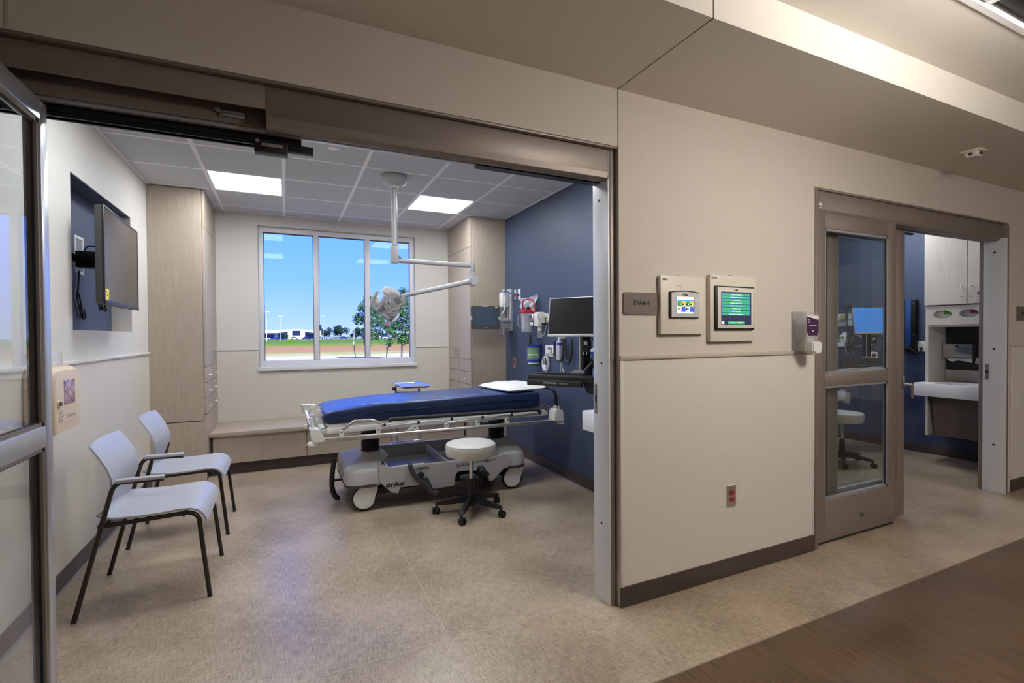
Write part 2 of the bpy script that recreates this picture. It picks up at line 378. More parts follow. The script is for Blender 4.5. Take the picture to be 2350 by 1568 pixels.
# floors
fl = root_struct('floor')
def sheets(parent, name, m, x0, x1, y0, y1, z=0.0):
    return obj(name, B().box(x0, x1, y0, y1, z-0.02, z), m, parent)
sheets(fl, 'vinyl_sheet', 'floor_vinyl', XL-0.5, 0.672, 2.142, YB+0.1)
sheets(fl, 'vinyl_sheet', 'floor_vinyl', 0.674, 2.53, 2.142, YB+0.1)
sheets(fl, 'vinyl_sheet', 'floor_vinyl', 2.53, XR2+0.1, 2.142, YB+0.1)
sheets(fl, 'vinyl_sheet', 'floor_vinyl', -6.0, 2.62, 1.521, 2.139)
sheets(fl, 'vinyl_sheet', 'floor_vinyl', 2.622, 11.0, 1.521, 2.139)
obj('weld_seam', B().box(0.6715, 0.6745, 2.14, YB, -0.01, 0.0004), 'floor_seam', fl)
obj('weld_seam', B().box(-1.1, 5.6, 2.1385, 2.1425, -0.01, 0.0004), 'floor_seam', fl)
obj('weld_seam', B().box(2.6195, 2.6225, 1.521, 2.139, -0.01, 0.0003), 'floor_seam', fl)
fd = root_struct('floor_corridor')
for x0, x1 in ((-6.0, 0.76), (0.762, 2.70), (2.702, 4.62), (4.622, 11.0)):
    sheets(fd, 'vinyl_sheet', 'floor_dark', x0, x1, -5.0, 1.519)
    if x1 < 10: obj('weld_seam', B().box(x1-0.0005, x1+0.0025, -5.0, 1.519, -0.01, 0.0003), 'dark_seam', fd)
obj('edge_strip', B().box(-6.0, 11.0, 1.517, 1.523, -0.01, 0.0006), 'dark_seam', fd)
struct('floor_slab', B().box(-6.2, 11.2, -5.2, YB+0.28, -0.3, -0.021), 'slab')

# corridor wall, split at the control joint x = 1.537
J = 1.537
struct('wall_front', B().box(-6.0, -1.30, YF, YK, 0, ZC).box(-1.30, J-0.003, YF, YK, 2.349, ZC), 'paint')
struct('wall_front', B().box(J+0.003, 3.078, YF, YK, 0, ZC), 'paint')
struct('wall_front', B().box(3.078, 5.665, YF, YK, 2.335, ZC), 'paint')
struct('wall_front', B().box(5.665, 11.0, YF, YK, 0, ZC), 'paint')
struct('joint_strip', B().box(J-0.0032, J+0.0032, YF+0.006, YK, 2.349, ZC), 'black_plastic')
# the joint seen at the far left of the header wall
struct('joint_strip', B().box(-0.767, -0.757, YF-0.001, YF+0.004, 2.352, ZS), 'rail_trim')
# wainscot panels, caps and vertical edge trims on the corridor wall
ws = root_struct('wall_wainscot', (2.3, YF, 0))
obj('panel', B().box(1.562, 3.07, YF-0.004, YF, 0.1, 1.270), 'wainscot', ws)
obj('edge_trim', B().box(1.541, 1.562, YF-0.007, YF, 0.1, 1.275, 0.002), 'wainscot', ws)
obj('edge_trim', B().box(3.058, 3.074, YF-0.006, YF, 0.1, 1.270, 0.002), 'wainscot', ws)
ws2 = root_struct('wall_wainscot', (8, YF, 0))
obj('panel', B().box(5.80, 11.0, YF-0.004, YF, 0.1, 1.270), 'wainscot', ws2)
obj('edge_trim', B().box(5.735, 5.80, YF-0.006, YF, 0.1, 1.270, 0.002), 'wainscot', ws2)
struct('trim_1', B().box(1.538, 3.074, YF-0.014, YF, 1.268, 1.292, 0.004), 'rail_trim')
struct('trim_2', B().box(5.735, 11.0, YF-0.014, YF, 1.268, 1.292, 0.004), 'rail_trim')
def baseboard(name, x0, x1, y0, y1, h=0.104):
    return struct(name, B().box(x0, x1, y0, y1, 0, h, 0.003), 'base_vinyl')
baseboard('baseboard_front', 1.540, 3.07, YF-0.012, YF)
baseboard('baseboard_front', 5.735, 11.0, YF-0.012, YF)

# soffit above the corridor wall, its lit fascia, corridor ceiling
so = root_struct('ceiling_soffit')
for x0, x1 in ((-6.0, J-0.0035), (J+0.0035, 11.0)):
    obj('soffit_panel', B().box(x0, x1, YS+0.02, YF, ZS, ZS+0.02), 'gyp', so)
    obj('fascia_panel', B().box(x0, x1, YS, YS+0.02, ZS, ZH+0.02), 'gyp', so)
obj('joint_reveal', B().box(J-0.0036, J+0.0036, YS+0.004, YF, ZS+0.004, ZS+0.02).box(J-0.0036, J+0.0036, YS+0.004, YS+0.02, ZS, ZH), 'seam_dark', so)
hc = root_struct('ceiling_corridor')
obj('gypsum_band', B().box(-6, 11, 1.085, YS, ZH, ZH+0.02), 'gyp', hc)
obj('edge_trim', B().box(-6, 11, 1.06, 1.085, ZH-0.006, ZH+0.02), 'ceiling_grid', hc)
TX = [2.76 + 0.61*k for k in range(-6, 10)]; TY = [1.06 - 0.61*k for k in range(0, 10)]
for x in TX:
    for y in TY[1:]:
        if (round(x, 2), round(y, 2)) in ((2.76, 0.45), (3.37, 0.45)): continue
        obj('ceiling_tile', B().box(x+0.012, x+0.598, y+0.012, y+0.598, ZH+0.004, ZH+0.02), 'ceiling_tile', hc)
obj('grid_bar', [b := B(), [b.box(x-0.012, x+0.012, TY[-1], 1.06, ZH, ZH+0.02) for x in TX], [b.box(TX[0], TX[-1]+0.61, y-0.012, y+0.012, ZH, ZH+0.02) for y in TY[1:]]][0], 'ceiling_grid', hc)
obj('plenum', B().box(-6, 11, -5.0, 1.5, ZH+0.045, ZH+0.06), 'slab', hc)
# unseen drum lamps, form made up to brighten fascia, ceiling and soffit
for x, y, lb in ((2.45, 0.20, 'unseen drum ceiling lamp over the corridor near the control screens'), (6.6, -2.4, 'unseen drum ceiling lamp added over the corridor opposite the second doorway')):
    t = thing('unseen_drum_lamp', lb, 'ceiling lamp', (x, y, ZH))
    obj('canopy', B().cyl((x, y, ZH-0.03), (x, y, ZH), 0.07, n=20).cyl((x, y, ZH-0.20), (x, y, ZH-0.02), 0.01, n=10), 'steel', t)
    obj('shade', B().lathe([(0.001, ZH-0.36), (0.20, ZH-0.36), (0.215, ZH-0.35), (0.215, ZH-0.20), (0.20, ZH-0.19), (0.001, ZH-0.19)], Matrix.Translation((x, y, 0)), 28), 'hall_emit', t)
# missing ceiling tiles; black sheet and slats stand in for the plenum's dark
t = thing('missing_tile', 'missing tiles in the corridor ceiling grid, plenum dark put in as black slats', 'ceiling opening', (3.37, 0.75, ZH))
obj('void_sheet', B().box(2.775, 3.965, 0.46, 1.045, ZH+0.032, ZH+0.042), 'black_plastic', t)
for k in range(8): obj('void_slat', B().box(2.78, 3.96, 0.50+k*0.068, 0.506+k*0.068, ZH+0.004, ZH+0.03), 'black_metal', t)

# the rest of the corridor shell
struct('wall_corridor', B().box(-6.2, 11.2, -5.2, -5.0, 0, 2.9), 'paint')
struct('wall_corridor', B().box(-6.2, -6.0, -5.2, YF, 0, 2.9), 'paint')
struct('wall_corridor', B().box(11.0, 11.2, -5.2, YF+0.3, 0, 2.9), 'paint')
struct('ceiling_roof', B().box(-6.4, 11.4, -5.4, YB+0.30, 2.93, 3.1), 'slab')

# exam room walls
NY0, NY1, NZ0, NZ1, NX = 3.75, 4.995, 1.448, 2.393, -1.284      # recess for the television
wl = struct('wall_left', B().box(XL-0.2, XL, YK, NY0, 0, ZC+0.1).box(XL-0.2, XL, NY1, YB+0.22, 0, ZC+0.1).box(XL-0.2, XL, NY0, NY1, 0, NZ0).box(XL-0.2, XL, NY0, NY1, NZ1, ZC+0.1), 'paint_room')
struct('wall_niche', B().box(NX-0.02, NX, NY0-0.02, NY1+0.02, NZ0-0.02, NZ1+0.02).box(NX, XL-0.004, NY0, NY1, NZ1-0.004, NZ1), 'accent_blue')
wsl = root_struct('wall_wainscot', (XL, 4.0, 0))
obj('panel', B().box(XL, XL+0.003, YK, 5.52, 0.1, 1.245), 'wainscot_room', wsl)
struct('trim_3', B().box(XL, XL+0.014, YK, 5.52, 1.243, 1.265, 0.004), 'paint_room')
struct('baseboard_left', B().box(XL, XL+0.010, YK, 5.52, 0, 0.102, 0.002), 'base_vinyl')
struct('trim_4', B().box(XL+0.010, XL+0.020, YK, 5.52, 0, 0.006), 'mid_grey')
struct('wall_right', B().box(XR, XR+0.132, YK, YB+0.22, 0, ZC+0.1), 'accent_blue')
struct('baseboard_right', B().box(XR-0.010, XR, YK, 5.483, 0, 0.102, 0.002), 'base_vinyl')
struct('trim_5', B().box(XR-0.020, XR-0.010, YK, 5.483, 0, 0.006), 'mid_grey')
WX0, WX1, WZ0, WZ1 = -0.274, 1.562, 1.03, 2.690
WY = YB + 0.09
struct('wall_back', B().box(XL, WX0, YB, YB+0.2, 0, ZC+0.1).box(WX1, XR, YB, YB+0.2, 0, ZC+0.1).box(WX0, WX1, YB, YB+0.2, 0, WZ0).box(WX0, WX1, YB, YB+0.2, WZ1, ZC+0.1), 'paint_room')
wsb = root_struct('wall_wainscot', (0.6, YB, 0))
obj('panel', B().box(-0.695, WX0-0.012, YB-0.003, YB, 0.44, 1.245), 'wainscot_room', wsb)
obj('panel', B().box(WX1+0.012, 2.009, YB-0.003, YB, 0.44, 1.245), 'wainscot_room', wsb)
obj('panel', B().box(WX0-0.012, WX1+0.012, YB-0.003, YB, 0.44, 1.0), 'wainscot_room', wsb)
struct('trim_6', B().box(-0.695, WX0-0.004, YB-0.012, YB, 1.243, 1.265, 0.004), 'paint_room')
struct('trim_7', B().box(WX1+0.004, 2.009, YB-0.012, YB, 1.243, 1.265, 0.004), 'paint_room')
# room 1 window
wn = root_struct('window_1', ((WX0+WX1)/2, WY, WZ0))
obj('window_frame', B().box(WX0, WX0+0.055, WY-0.03, WY+0.06, WZ0, WZ1, 0.004).box(WX1-0.055, WX1, WY-0.03, WY+0.06, WZ0, WZ1, 0.004).box(WX0+0.05, WX1-0.05, WY-0.03, WY+0.06, WZ1-0.06, WZ1, 0.004).box(WX0+0.05, WX1-0.05, WY-0.03, WY+0.06, WZ0, WZ0+0.085, 0.004), 'window_white', wn)
GX = [WX0+0.055, 0.325, 0.383, 0.930, 0.990, WX1-0.055]
for a, c in ((GX[1], GX[2]), (GX[3], GX[4])): obj('mullion', B().box(a, c, WY-0.035, WY+0.06, WZ0+0.085, WZ1-0.06, 0.003), 'window_white', wn)
for a, c in ((GX[0], GX[1]), (GX[2], GX[3]), (GX[4], GX[5])):
    obj('pane', B().box(a-0.008, c+0.008, WY+0.012, WY+0.020, WZ0+0.078, WZ1-0.052), 'pane_glass', wn)
    obj('gasket', B().box(a, a+0.006, WY+0.002, WY+0.012, WZ0+0.085, WZ1-0.06).box(c-0.006, c, WY+0.002, WY+0.012, WZ0+0.085, WZ1-0.06).box(a, c, WY+0.002, WY+0.012, WZ1-0.072, WZ1-0.06), 'dark_grey', wn)
obj('window_sill', B().box(WX0-0.012, WX1+0.012, YB-0.03, WY-0.028, WZ0-0.028, WZ0+0.012, 0.004), 'window_white', wn)
obj('apron', B().box(WX0-0.010, WX1+0.010, YB-0.012, YB+0.004, WZ0-0.03, WZ0-0.006), 'window_white', wn)
struct('baseboard_back', B().box(-0.695, 2.009, 5.716, 5.728, 0, 0.115), 'base_vinyl')

# room 1 suspended ceiling
rc = root_struct('ceiling')
GX1 = [XL, -0.605, 0.007, 0.620, 1.240, 1.852, XR]; GY1 = [YK, 2.42, 3.03, 3.64, 4.25, 4.86, 5.47, 6.08, YB]
PANELS = [(1, 5), (4, 5), (1, 2), (4, 2)]
for i in range(6):
    for j in range(8):
        if (i, j) in PANELS: continue
        obj('ceiling_tile', B().box(GX1[i]+0.013, GX1[i+1]-0.013, GY1[j]+0.013, GY1[j+1]-0.013, ZC+0.004, ZC+0.018), 'ceiling_tile', rc)
for x in GX1[1:-1]: obj('grid_bar', B().box(x-0.014, x+0.014, YK, YB, ZC, ZC+0.02), 'ceiling_grid', rc)
for y in GY1[1:-1]: obj('grid_bar', B().box(XL, XR, y-0.013, y+0.013, ZC+0.001, ZC+0.02), 'ceiling_grid', rc)
obj('wall_angle', B().box(XL, XL+0.02, YK, YB, ZC-0.002, ZC+0.02).box(XR-0.02, XR, YK, YB, ZC-0.002, ZC+0.02).box(XL, XR, YB-0.02, YB, ZC-0.002, ZC+0.02).box(XL, XR, YK, YK+0.02, ZC-0.002, ZC+0.02), 'ceiling_grid', rc)
obj('plenum', B().box(XL, XR, YK, YB, ZC+0.05, ZC+0.06), 'slab', rc)
plabel = ['lit square ceiling panel beside the tall cabinet behind the chairs', 'lit square ceiling panel beside the cabinet at the dark blue wall', 'lit square ceiling panel just inside the open doorway, chair side', 'lit square ceiling panel just inside the open doorway, blue wall side']
for k, (i, j) in enumerate(PANELS):
    x0, x1, y0, y1 = GX1[i]+0.014, GX1[i+1]-0.014, GY1[j]+0.013, GY1[j+1]-0.013
    t = thing('ceiling_light', plabel[k], 'ceiling light', ((x0+x1)/2, (y0+y1)/2, ZC))
    obj('diffuser', B().box(x0+0.008, x1-0.008, y0+0.008, y1-0.008, ZC+0.003, ZC+0.010), 'panel_emit', t)
    obj('frame', B().box(x0, x0+0.008, y0, y1, ZC+0.001, ZC+0.018).box(x1-0.008, x1, y0, y1, ZC+0.001, ZC+0.018).box(x0, x1, y0, y0+0.008, ZC+0.001, ZC+0.018).box(x0, x1, y1-0.008, y1, ZC+0.001, ZC+0.018), 'ceiling_grid', t)
tag(obj('sprinkler_cover', B().lathe([(0.001, -0.008), (0.03, -0.007), (0.041, -0.002), (0.043, 0.006), (0.001, 0.006)], Matrix.Translation((0.35, 3.913, ZC))), 'white_plastic'), 'round white cover disc on the exam room ceiling', 'sprinkler cover')

# second exam room: shell
struct('wall_right', B().box(XR2, XR2+0.15, YK, YB+0.2, 0, ZC+0.1), 'accent_blue')
struct('baseboard_right', B().box(XR2-0.010, XR2, 2.2, YB, 0, 0.102, 0.002), 'base_vinyl')
struct('trim_8', B().box(XR2-0.020, XR2-0.010, 2.2, YB, 0, 0.006), 'mid_grey')
struct('wall_back', B().box(XR+0.132, 3.6, YB, YB+0.2, 0, ZC+0.1).box(5.5, XR2, YB, YB+0.2, 0, ZC+0.1).box(3.6, 5.5, YB, YB+0.2, 0, WZ0).box(3.6, 5.5, YB, YB+0.2, WZ1, ZC+0.1), 'paint_room')
w2 = root_struct('window_2', (4.55, WY, WZ0))
obj('window_frame', B().box(3.6, 3.66, WY-0.03, WY+0.06, WZ0, WZ1).box(5.44, 5.5, WY-0.03, WY+0.06, WZ0, WZ1).box(3.66, 5.44, WY-0.03, WY+0.06, WZ1-0.06, WZ1).box(3.66, 5.44, WY-0.03, WY+0.06, WZ0, WZ0+0.08), 'window_white', w2)
for x in (4.22, 4.83): obj('mullion', B().box(x, x+0.055, WY-0.03, WY+0.06, WZ0+0.08, WZ1-0.06), 'window_white', w2)
for a, c in ((3.655, 4.225), (4.27, 4.835), (4.88, 5.445)): obj('pane', B().box(a, c, WY+0.012, WY+0.020, WZ0+0.075, WZ1-0.055), 'pane_glass', w2)
rc2 = root_struct('ceiling_second')
X2 = [XR+0.132, 3.21, 3.82, 4.43, 5.04, 5.65, 6.26, XR2]
for i in range(7):
    for j in range(8):
        if (i, j) in ((1, 5), (5, 2)): continue
        obj('ceiling_tile', B().box(X2[i]+0.013, X2[i+1]-0.013, GY1[j]+0.013, GY1[j+1]-0.013, ZC+0.004, ZC+0.018), 'ceiling_tile', rc2)
obj('grid_bar', [b := B(), [b.box(x-0.014, x+0.014, YK, YB, ZC, ZC+0.02) for x in X2[1:-1]], [b.box(X2[0], X2[-1], y-0.013, y+0.013, ZC+0.001, ZC+0.02) for y in GY1[1:-1]]][0], 'ceiling_grid', rc2)
obj('plenum', B().box(XR+0.132, XR2, YK, YB, ZC+0.05, ZC+0.06), 'slab', rc2)
for (i, j), lb in (((1, 5), 'lit square ceiling panel by the window of the second exam room'), ((5, 2), 'lit square ceiling panel over the second exam room sink')):
    x0, x1, y0, y1 = X2[i]+0.014, X2[i+1]-0.014, GY1[j]+0.013, GY1[j+1]-0.013
    t = thing('ceiling_light', lb, 'ceiling light', ((x0+x1)/2, (y0+y1)/2, ZC))
    obj('diffuser', B().box(x0+0.008, x1-0.008, y0+0.008, y1-0.008, ZC+0.003, ZC+0.010), 'panel_emit', t)
    obj('frame', B().box(x0, x0+0.008, y0, y1, ZC+0.001, ZC+0.018).box(x1-0.008, x1, y0, y1, ZC+0.001, ZC+0.018).box(x0, x1, y0, y0+0.008, ZC+0.001, ZC+0.018).box(x0, x1, y1-0.008, y1, ZC+0.001, ZC+0.018), 'ceiling_grid', t)

# ------------------------------------------------------------------ door 1: header, jamb, open leaf
d1 = root_struct('door_1', (0.2, 2.1, 0))
obj('header_trim', B().box(-1.30, 1.537, YF+0.004, YF+0.034, 2.339, 2.351, 0.002), 'frame_alu', d1)
obj('header_fascia', B().box(-1.30, -0.056, 2.046, 2.056, 2.250, 2.341, 0.002).box(-0.056, 1.497, 2.046, 2.056, 2.222, 2.341, 0.002), 'frame_alu', d1)
obj('header_cover', B().prism([(2.046, 2.224), (2.050, 2.196), (2.062, 2.188), (2.105, 2.188), (2.105, 2.20), (2.064, 2.202), (2.058, 2.226)], -0.054, 1.497, 'x'), 'frame_alu', d1)
obj('header_back', B().box(-1.30, 1.497, 2.112, 2.122, 2.204, 2.341).box(-1.30, 1.497, 2.056, 2.112, 2.30, 2.341), 'frame_alu', d1)
obj('end_gap', B().box(1.497, 1.5015, 2.047, 2.12, 2.19, 2.345), 'black_plastic', d1)
obj('head_frame', B().box(-1.30, 1.537, 2.122, YK, 2.212, 2.345), 'frame_alu', d1)
obj('track', B().box(-1.30, 0.815, 2.124, 2.150, 2.190, 2.212, 0.003), 'bright_alu', d1)
obj('track_slot', B().box(0.815, 1.50, 2.116, 2.165, 2.186, 2.212), 'black_metal', d1)
bt = obj('carrier_rail', B().box(-1.30, 0.07, 2.154, 2.186, 2.150, 2.206, 0.003).box(-1.30, 0.0, 2.150, 2.190, 2.166, 2.174).box(-1.30, 0.01, 2.148, 2.192, 2.150, 2.157), 'black_metal', d1)
obj('carrier_block', B().box(-0.10, 0.02, 2.140, 2.19, 2.122, 2.168, 0.003), 'black_plastic', d1)
obj('carrier_end', B().box(0.02, 0.105, 2.150, 2.182, 2.140, 2.170, 0.004).cyl((0.105, 2.166, 2.155), (0.112, 2.166, 2.155), 0.018), 'black_plastic', d1)
obj('screw_plate', B().box(-0.075, 0.0, 2.134, 2.14, 2.142, 2.156, 0.002).cyl((-0.088, 2.139, 2.162), (-0.088, 2.134, 2.162), 0.007).cyl((-0.05, 2.135, 2.149), (-0.05, 2.132, 2.149), 0.006).cyl((-0.01, 2.135, 2.149), (-0.01, 2.132, 2.149), 0.006), 'mid_grey', d1)
obj('header_catch', B().box(-0.212, -0.128, 2.104, 2.112, 2.222, 2.248, 0.003), 'steel', d1)
obj('catch_screw', B().cyl((-0.216, 2.104, 2.243), (-0.216, 2.098, 2.243), 0.009).box(-0.198, -0.13, 2.101, 2.105, 2.226, 2.231).box(-0.198, -0.13, 2.101, 2.105, 2.238, 2.243), 'bright_alu', d1)
obj('jamb_return', B().box(1.508, 1.537, 2.044, YK-0.005, 0, 2.345, 0.002), 'frame_alu', d1)
obj('jamb', B().box(1.496, 1.508, 2.048, 2.182, 0, 2.345, 0.002), 'jamb_alu', d1)
for z, y in ((2.099, 2.125), (1.249, 2.108), (0.41, 2.113)): obj('fixing_hole', B().cyl((1.4962, y, z), (1.4945, y, z), 0.007, n=14), 'black_plastic', d1)
ks = obj('latch_plate', B().prism([(2.160 + 0.011*math.cos(a), 1.058 + (0.07 if math.sin(a) > 0 else -0.07) + 0.011*math.sin(a)) for a in [2*math.pi*k/20 for k in range(20)]], 1.4945, 1.4965, 'x'), 'mid_grey', d1)
obj('latch_slot', B().box(1.4938, 1.4946, 2.153, 2.167, 1.042, 1.075), 'black_plastic', ks)
for z in (1.115, 1.0): obj('latch_screw', B().cyl((1.4946, 2.160, z), (1.4935, 2.160, z), 0.006), 'steel', ks)
# the leaf stands swung out into the corridor, seen edge-on at the left
lf = thing('swing_door_leaf', 'glazed silver aluminium door leaf folded open at the left end of the doorway', 'door', (-0.725, 2.1, 0))
LX0, LX1, LY0, LY1, LZ0, LZ1 = -0.745, -0.700, 1.02, 2.102, 0.012, 2.162
for y0, y1 in ((LY0, LY0+0.05), (LY1-0.05, LY1)): obj('stile', B().box(LX0, LX1, y0, y1, LZ0, LZ1, 0.003), 'bright_alu', lf)
for z0, z1 in ((LZ0, 0.26), (1.050, 1.118), (2.098, LZ1)): obj('rail', B().box(LX0, LX1, LY0+0.05, LY1-0.05, z0, z1, 0.003), 'bright_alu', lf)
for z0, z1 in ((0.26, 1.05), (1.118, 2.098)):
    g = obj('pane', B().box(LX0+0.019, LX0+0.025, LY0+0.045, LY1-0.045, z0-0.004, z1+0.004), 'door_glass', lf)
    obj('glazing_bead', B().box(LX0+0.026, LX1-0.006, LY1-0.062, LY1-0.05, z0, z1).box(LX0+0.026, LX1-0.006, LY0+0.05, LY0+0.062, z0, z1).box(LX0+0.026, LX1-0.006, LY0+0.05, LY1-0.05, z0, z0+0.012).box(LX0+0.026, LX1-0.006, LY0+0.05, LY1-0.05, z1-0.012, z1), 'frame_alu', lf)
    obj('gasket', B().box(LX0+0.0255, LX0+0.031, LY1-0.068, LY1-0.062, z0+0.012, z1-0.012).box(LX0+0.0255, LX0+0.031, LY0+0.062, LY1-0.062, z1-0.018, z1-0.012).box(LX0+0.0255, LX0+0.031, LY0+0.062, LY1-0.062, z0+0.012, z0+0.016), 'black_plastic', lf)
obj('edge_seal', B().box(LX1-0.02, LX1-0.014, LY1, LY1+0.008, 0.05, 2.06), 'black_plastic', lf)

# ------------------------------------------------------------------ door 2: frame, two glazed leaves
d2 = root_struct('door_2', (4.4, 2.08, 0))
obj('frame_head', B().box(3.078, 5.665, YF-0.002, YF+0.03, 2.322, 2.337, 0.002), 'frame_alu', d2)
obj('frame_post', B().box(3.079, 3.114, YF-0.006, YK-0.02, 0, 2.322, 0.002), 'frame_alu', d2)
obj('header_fascia', B().box(3.116, 5.60, 2.028, 2.04, 2.20, 2.322, 0.003).prism([(2.028, 2.202), (2.034, 2.186), (2.06, 2.182), (2.11, 2.182), (2.11, 2.2), (2.04, 2.2)], 3.116, 5.60, 'x'), 'frame_alu', d2)
obj('header_back', B().box(3.116, 5.60, 2.10, 2.17, 2.20, 2.322), 'frame_alu', d2)
obj('track', B().box(3.9, 5.0, 2.13, 2.155, 2.185, 2.2).box(5.0, 5.56, 2.12, 2.165, 2.192, 2.2), 'frame_alu', d2)
obj('closer_arm', B().box(4.20, 4.45, 2.125, 2.155, 2.158, 2.172, 0.005), 'black_plastic', d2)
obj('asset_tag', B().box(3.122, 3.165, 2.0265, 2.0285, 2.212, 2.243), 'white_plastic', d2)
obj('asset_tag_print', B().box(3.126, 3.160, 2.0258, 2.0266, 2.216, 2.224), 'print_black', d2)
obj('jamb_return', B().box(5.60, 5.665, 2.006, YK-0.01, 0, 2.322, 0.002), 'frame_alu', d2)
obj('jamb', B().box(5.572, 5.60, 1.992, 2.142, 0, 2.20, 0.002), 'jamb_alu', d2)
for z in (2.085, 1.251, 0.418): obj('fixing_hole', B().cyl((5.572, 2.066, z), (5.570, 2.066, z), 0.009, n=14), 'black_plastic', d2)
ks = obj('latch_plate', B().prism([(2.112 + 0.013*math.cos(a), 1.05 + (0.058 if math.sin(a) > 0 else -0.058) + 0.013*math.sin(a)) for a in [2*math.pi*k/20 for k in range(20)]], 5.569, 5.573, 'x'), 'mid_grey', d2)
obj('latch_slot', B().box(5.568, 5.5695, 2.104, 2.120, 1.034, 1.066), 'black_plastic', ks)
for z in (1.1, 1.0): obj('latch_screw', B().cyl((5.5692, 2.112, z), (5.568, 2.112, z), 0.007), 'steel', ks)
def glazed_leaf(name, label, x0, x1, y0, y1, z0, z1, sl, sr, lz, bead=True):
    t = thing(name, label, 'door', ((x0+x1)/2, (y0+y1)/2, z0))
    obj('stile', B().box(x0, x0+sl, y0, y1, z0, z1, 0.002), 'frame_alu', t); obj('stile', B().box(x1-sr, x1, y0, y1, z0, z1, 0.002), 'frame_alu', t)
    (a0, a1), (b0, b1) = lz
    for c0, c1 in ((z0, a0), (a1, b0), (b1, z1)): obj('rail', B().box(x0+sl, x1-sr, y0, y1, c0, c1, 0.002), 'frame_alu', t)
    for c0, c1 in lz:
        obj('pane', B().box(x0+sl-0.004, x1-sr+0.004, (y0+y1)/2-0.003, (y0+y1)/2+0.003, c0-0.004, c1+0.004), 'door_glass', t)
        ym = (y0+y1)/2
        obj('glazing_bead', B().box(x0+sl, x0+sl+0.014, ym-0.012, ym+0.012, c0, c1).box(x1-sr-0.014, x1-sr, ym-0.012, ym+0.012, c0, c1).box(x0+sl, x1-sr, ym-0.012, ym+0.012, c0, c0+0.014).box(x0+sl, x1-sr, ym-0.012, ym+0.012, c1-0.014, c1), 'bright_alu', t)
        for xg in (x0+sl+0.014, x1-sr-0.02): obj('gasket', B().box(xg, xg+0.006, ym-0.008, ym-0.003, c0+0.014, c1-0.014), 'black_plastic', t)
    return t
lz = ((0.292, 1.048), (1.130, 2.086))
g1 = glazed_leaf('sliding_door_leaf', 'glazed taupe door leaf facing the corridor beside the hand sanitizer', 3.120, 4.026, 2.034, 2.066, 0.022, 2.192, 0.095, 0.095, lz)
obj('stop_button', B().cyl((3.62, 2.035, 0.135), (3.62, 2.031, 0.135), 0.018), 'dark_grey', g1)
obj('sweep', B().box(3.14, 4.01, 2.042, 2.058, 0.004, 0.024), 'black_plastic', g1)
for z in (0.35, 0.22, 0.17, 0.52): obj('hinge', B().box(3.070, 3.080, 2.000, 2.012, z, z+0.05), 'frame_alu', g1)
g2 = glazed_leaf('sliding_door_leaf', 'second glazed leaf stacked behind the taupe corridor door leaf', 3.365, 4.295, 2.112, 2.150, 0.022, 2.178, 0.11, 0.10, lz)
hd = obj('handle', B().tube([(4.275, 2.10, 1.005), (4.275, 2.065, 1.005), (4.300, 2.062, 1.005), (4.302, 2.062, 0.90)], 0.009, fil=0.018), 'steel', g2)
obj('handle_plate', B().box(4.258, 4.290, 2.104, 2.112, 0.975, 1.065, 0.003), 'steel', hd)
obj('edge_seal', B().box(4.295, 4.300, 2.124, 2.138, 0.03, 2.17), 'black_plastic', g2)
obj('floor_guide', B().box(4.20, 4.30, 2.11, 2.15, 0.0, 0.024, 0.003), 'frame_alu', g2)

# ------------------------------------------------------------------ corridor wall fixtures
def rrect(x0, x1, z0, z1, r, n=5):
    out = []
    for cx, cz, a0 in ((x1-r, z1-r, 0), (x0+r, z1-r, 90), (x0+r, z0+r, 180), (x1-r, z0+r, 270)):
        for k in range(n+1):
            a = math.radians(a0 + 90*k/n); out.append((cx + r*math.cos(a), cz + r*math.sin(a)))
    return out
t = thing('room_sign', 'brown rounded plate reading EXAM 4 beside the open doorway', 'sign', (1.673, YF, 1.50))
obj('back_plate', B().prism(rrect(1.562, 1.784, 1.500, 1.616, 0.014), YF-0.006, YF, 'y'), 'sign_edge', t)
obj('face', B().prism(rrect(1.564, 1.782, 1.503, 1.614, 0.013), YF-0.009, YF-0.005, 'y'), 'sign_plate', t)
text('EXAM 4', 0.030, face_y(1.676, YF-0.0092, 1.561), 'print_black', t, 0.0006, bold=0.0012)
t = thing('room_sign', 'brown rounded plate cut by the picture edge past the second doorway', 'sign', (5.94, YF, 1.50))
obj('back_plate', B().prism(rrect(5.828, 6.05, 1.495, 1.622, 0.014), YF-0.006, YF, 'y'), 'sign_edge', t)
obj('face', B().prism(rrect(5.831, 6.047, 1.498, 1.619, 0.013), YF-0.009, YF-0.005, 'y'), 'sign_plate', t)
text('EXAM', 0.030, face_y(5.945, YF-0.0092, 1.56), 'print_black', t, 0.0015, bold=0.0012)

# small gas monitor panel
y0 = YF - 0.026
t = thing('alarm_panel', 'beige wall box with a small colour touch screen, next to the EXAM 4 sign', 'control panel', (1.9, YF, 1.40))
obj('housing', B().box(1.751, 2.064, y0, YF, 1.398, 1.710, 0.004), 'beige_box', t)
obj('bezel_rim', B().prism([(1.806, 1.484), (2.010, 1.484), (2.010, 1.624), (1.97, 1.630), (1.908, 1.633), (1.846, 1.630), (1.806, 1.624)], y0-0.012, y0, 'y', 0.002), 'black_plastic', t)
bz = obj('bezel', B().prism([(1.813, 1.490), (2.005, 1.490), (2.005, 1.618), (1.97, 1.623), (1.908, 1.626), (1.846, 1.623), (1.813, 1.618)], y0-0.014, y0-0.010, 'y'), 'silver_plastic', t)
sc = obj('screen', B().box(1.851, 1.966, y0-0.0155, y0-0.013, 1.510, 1.597), 'ui_white', t)
ys = y0-0.0165
obj('screen_band', B().box(1.851, 1.966, ys, y0-0.0150, 1.574, 1.581), 'ui_sky', sc)
cw = 0.0285
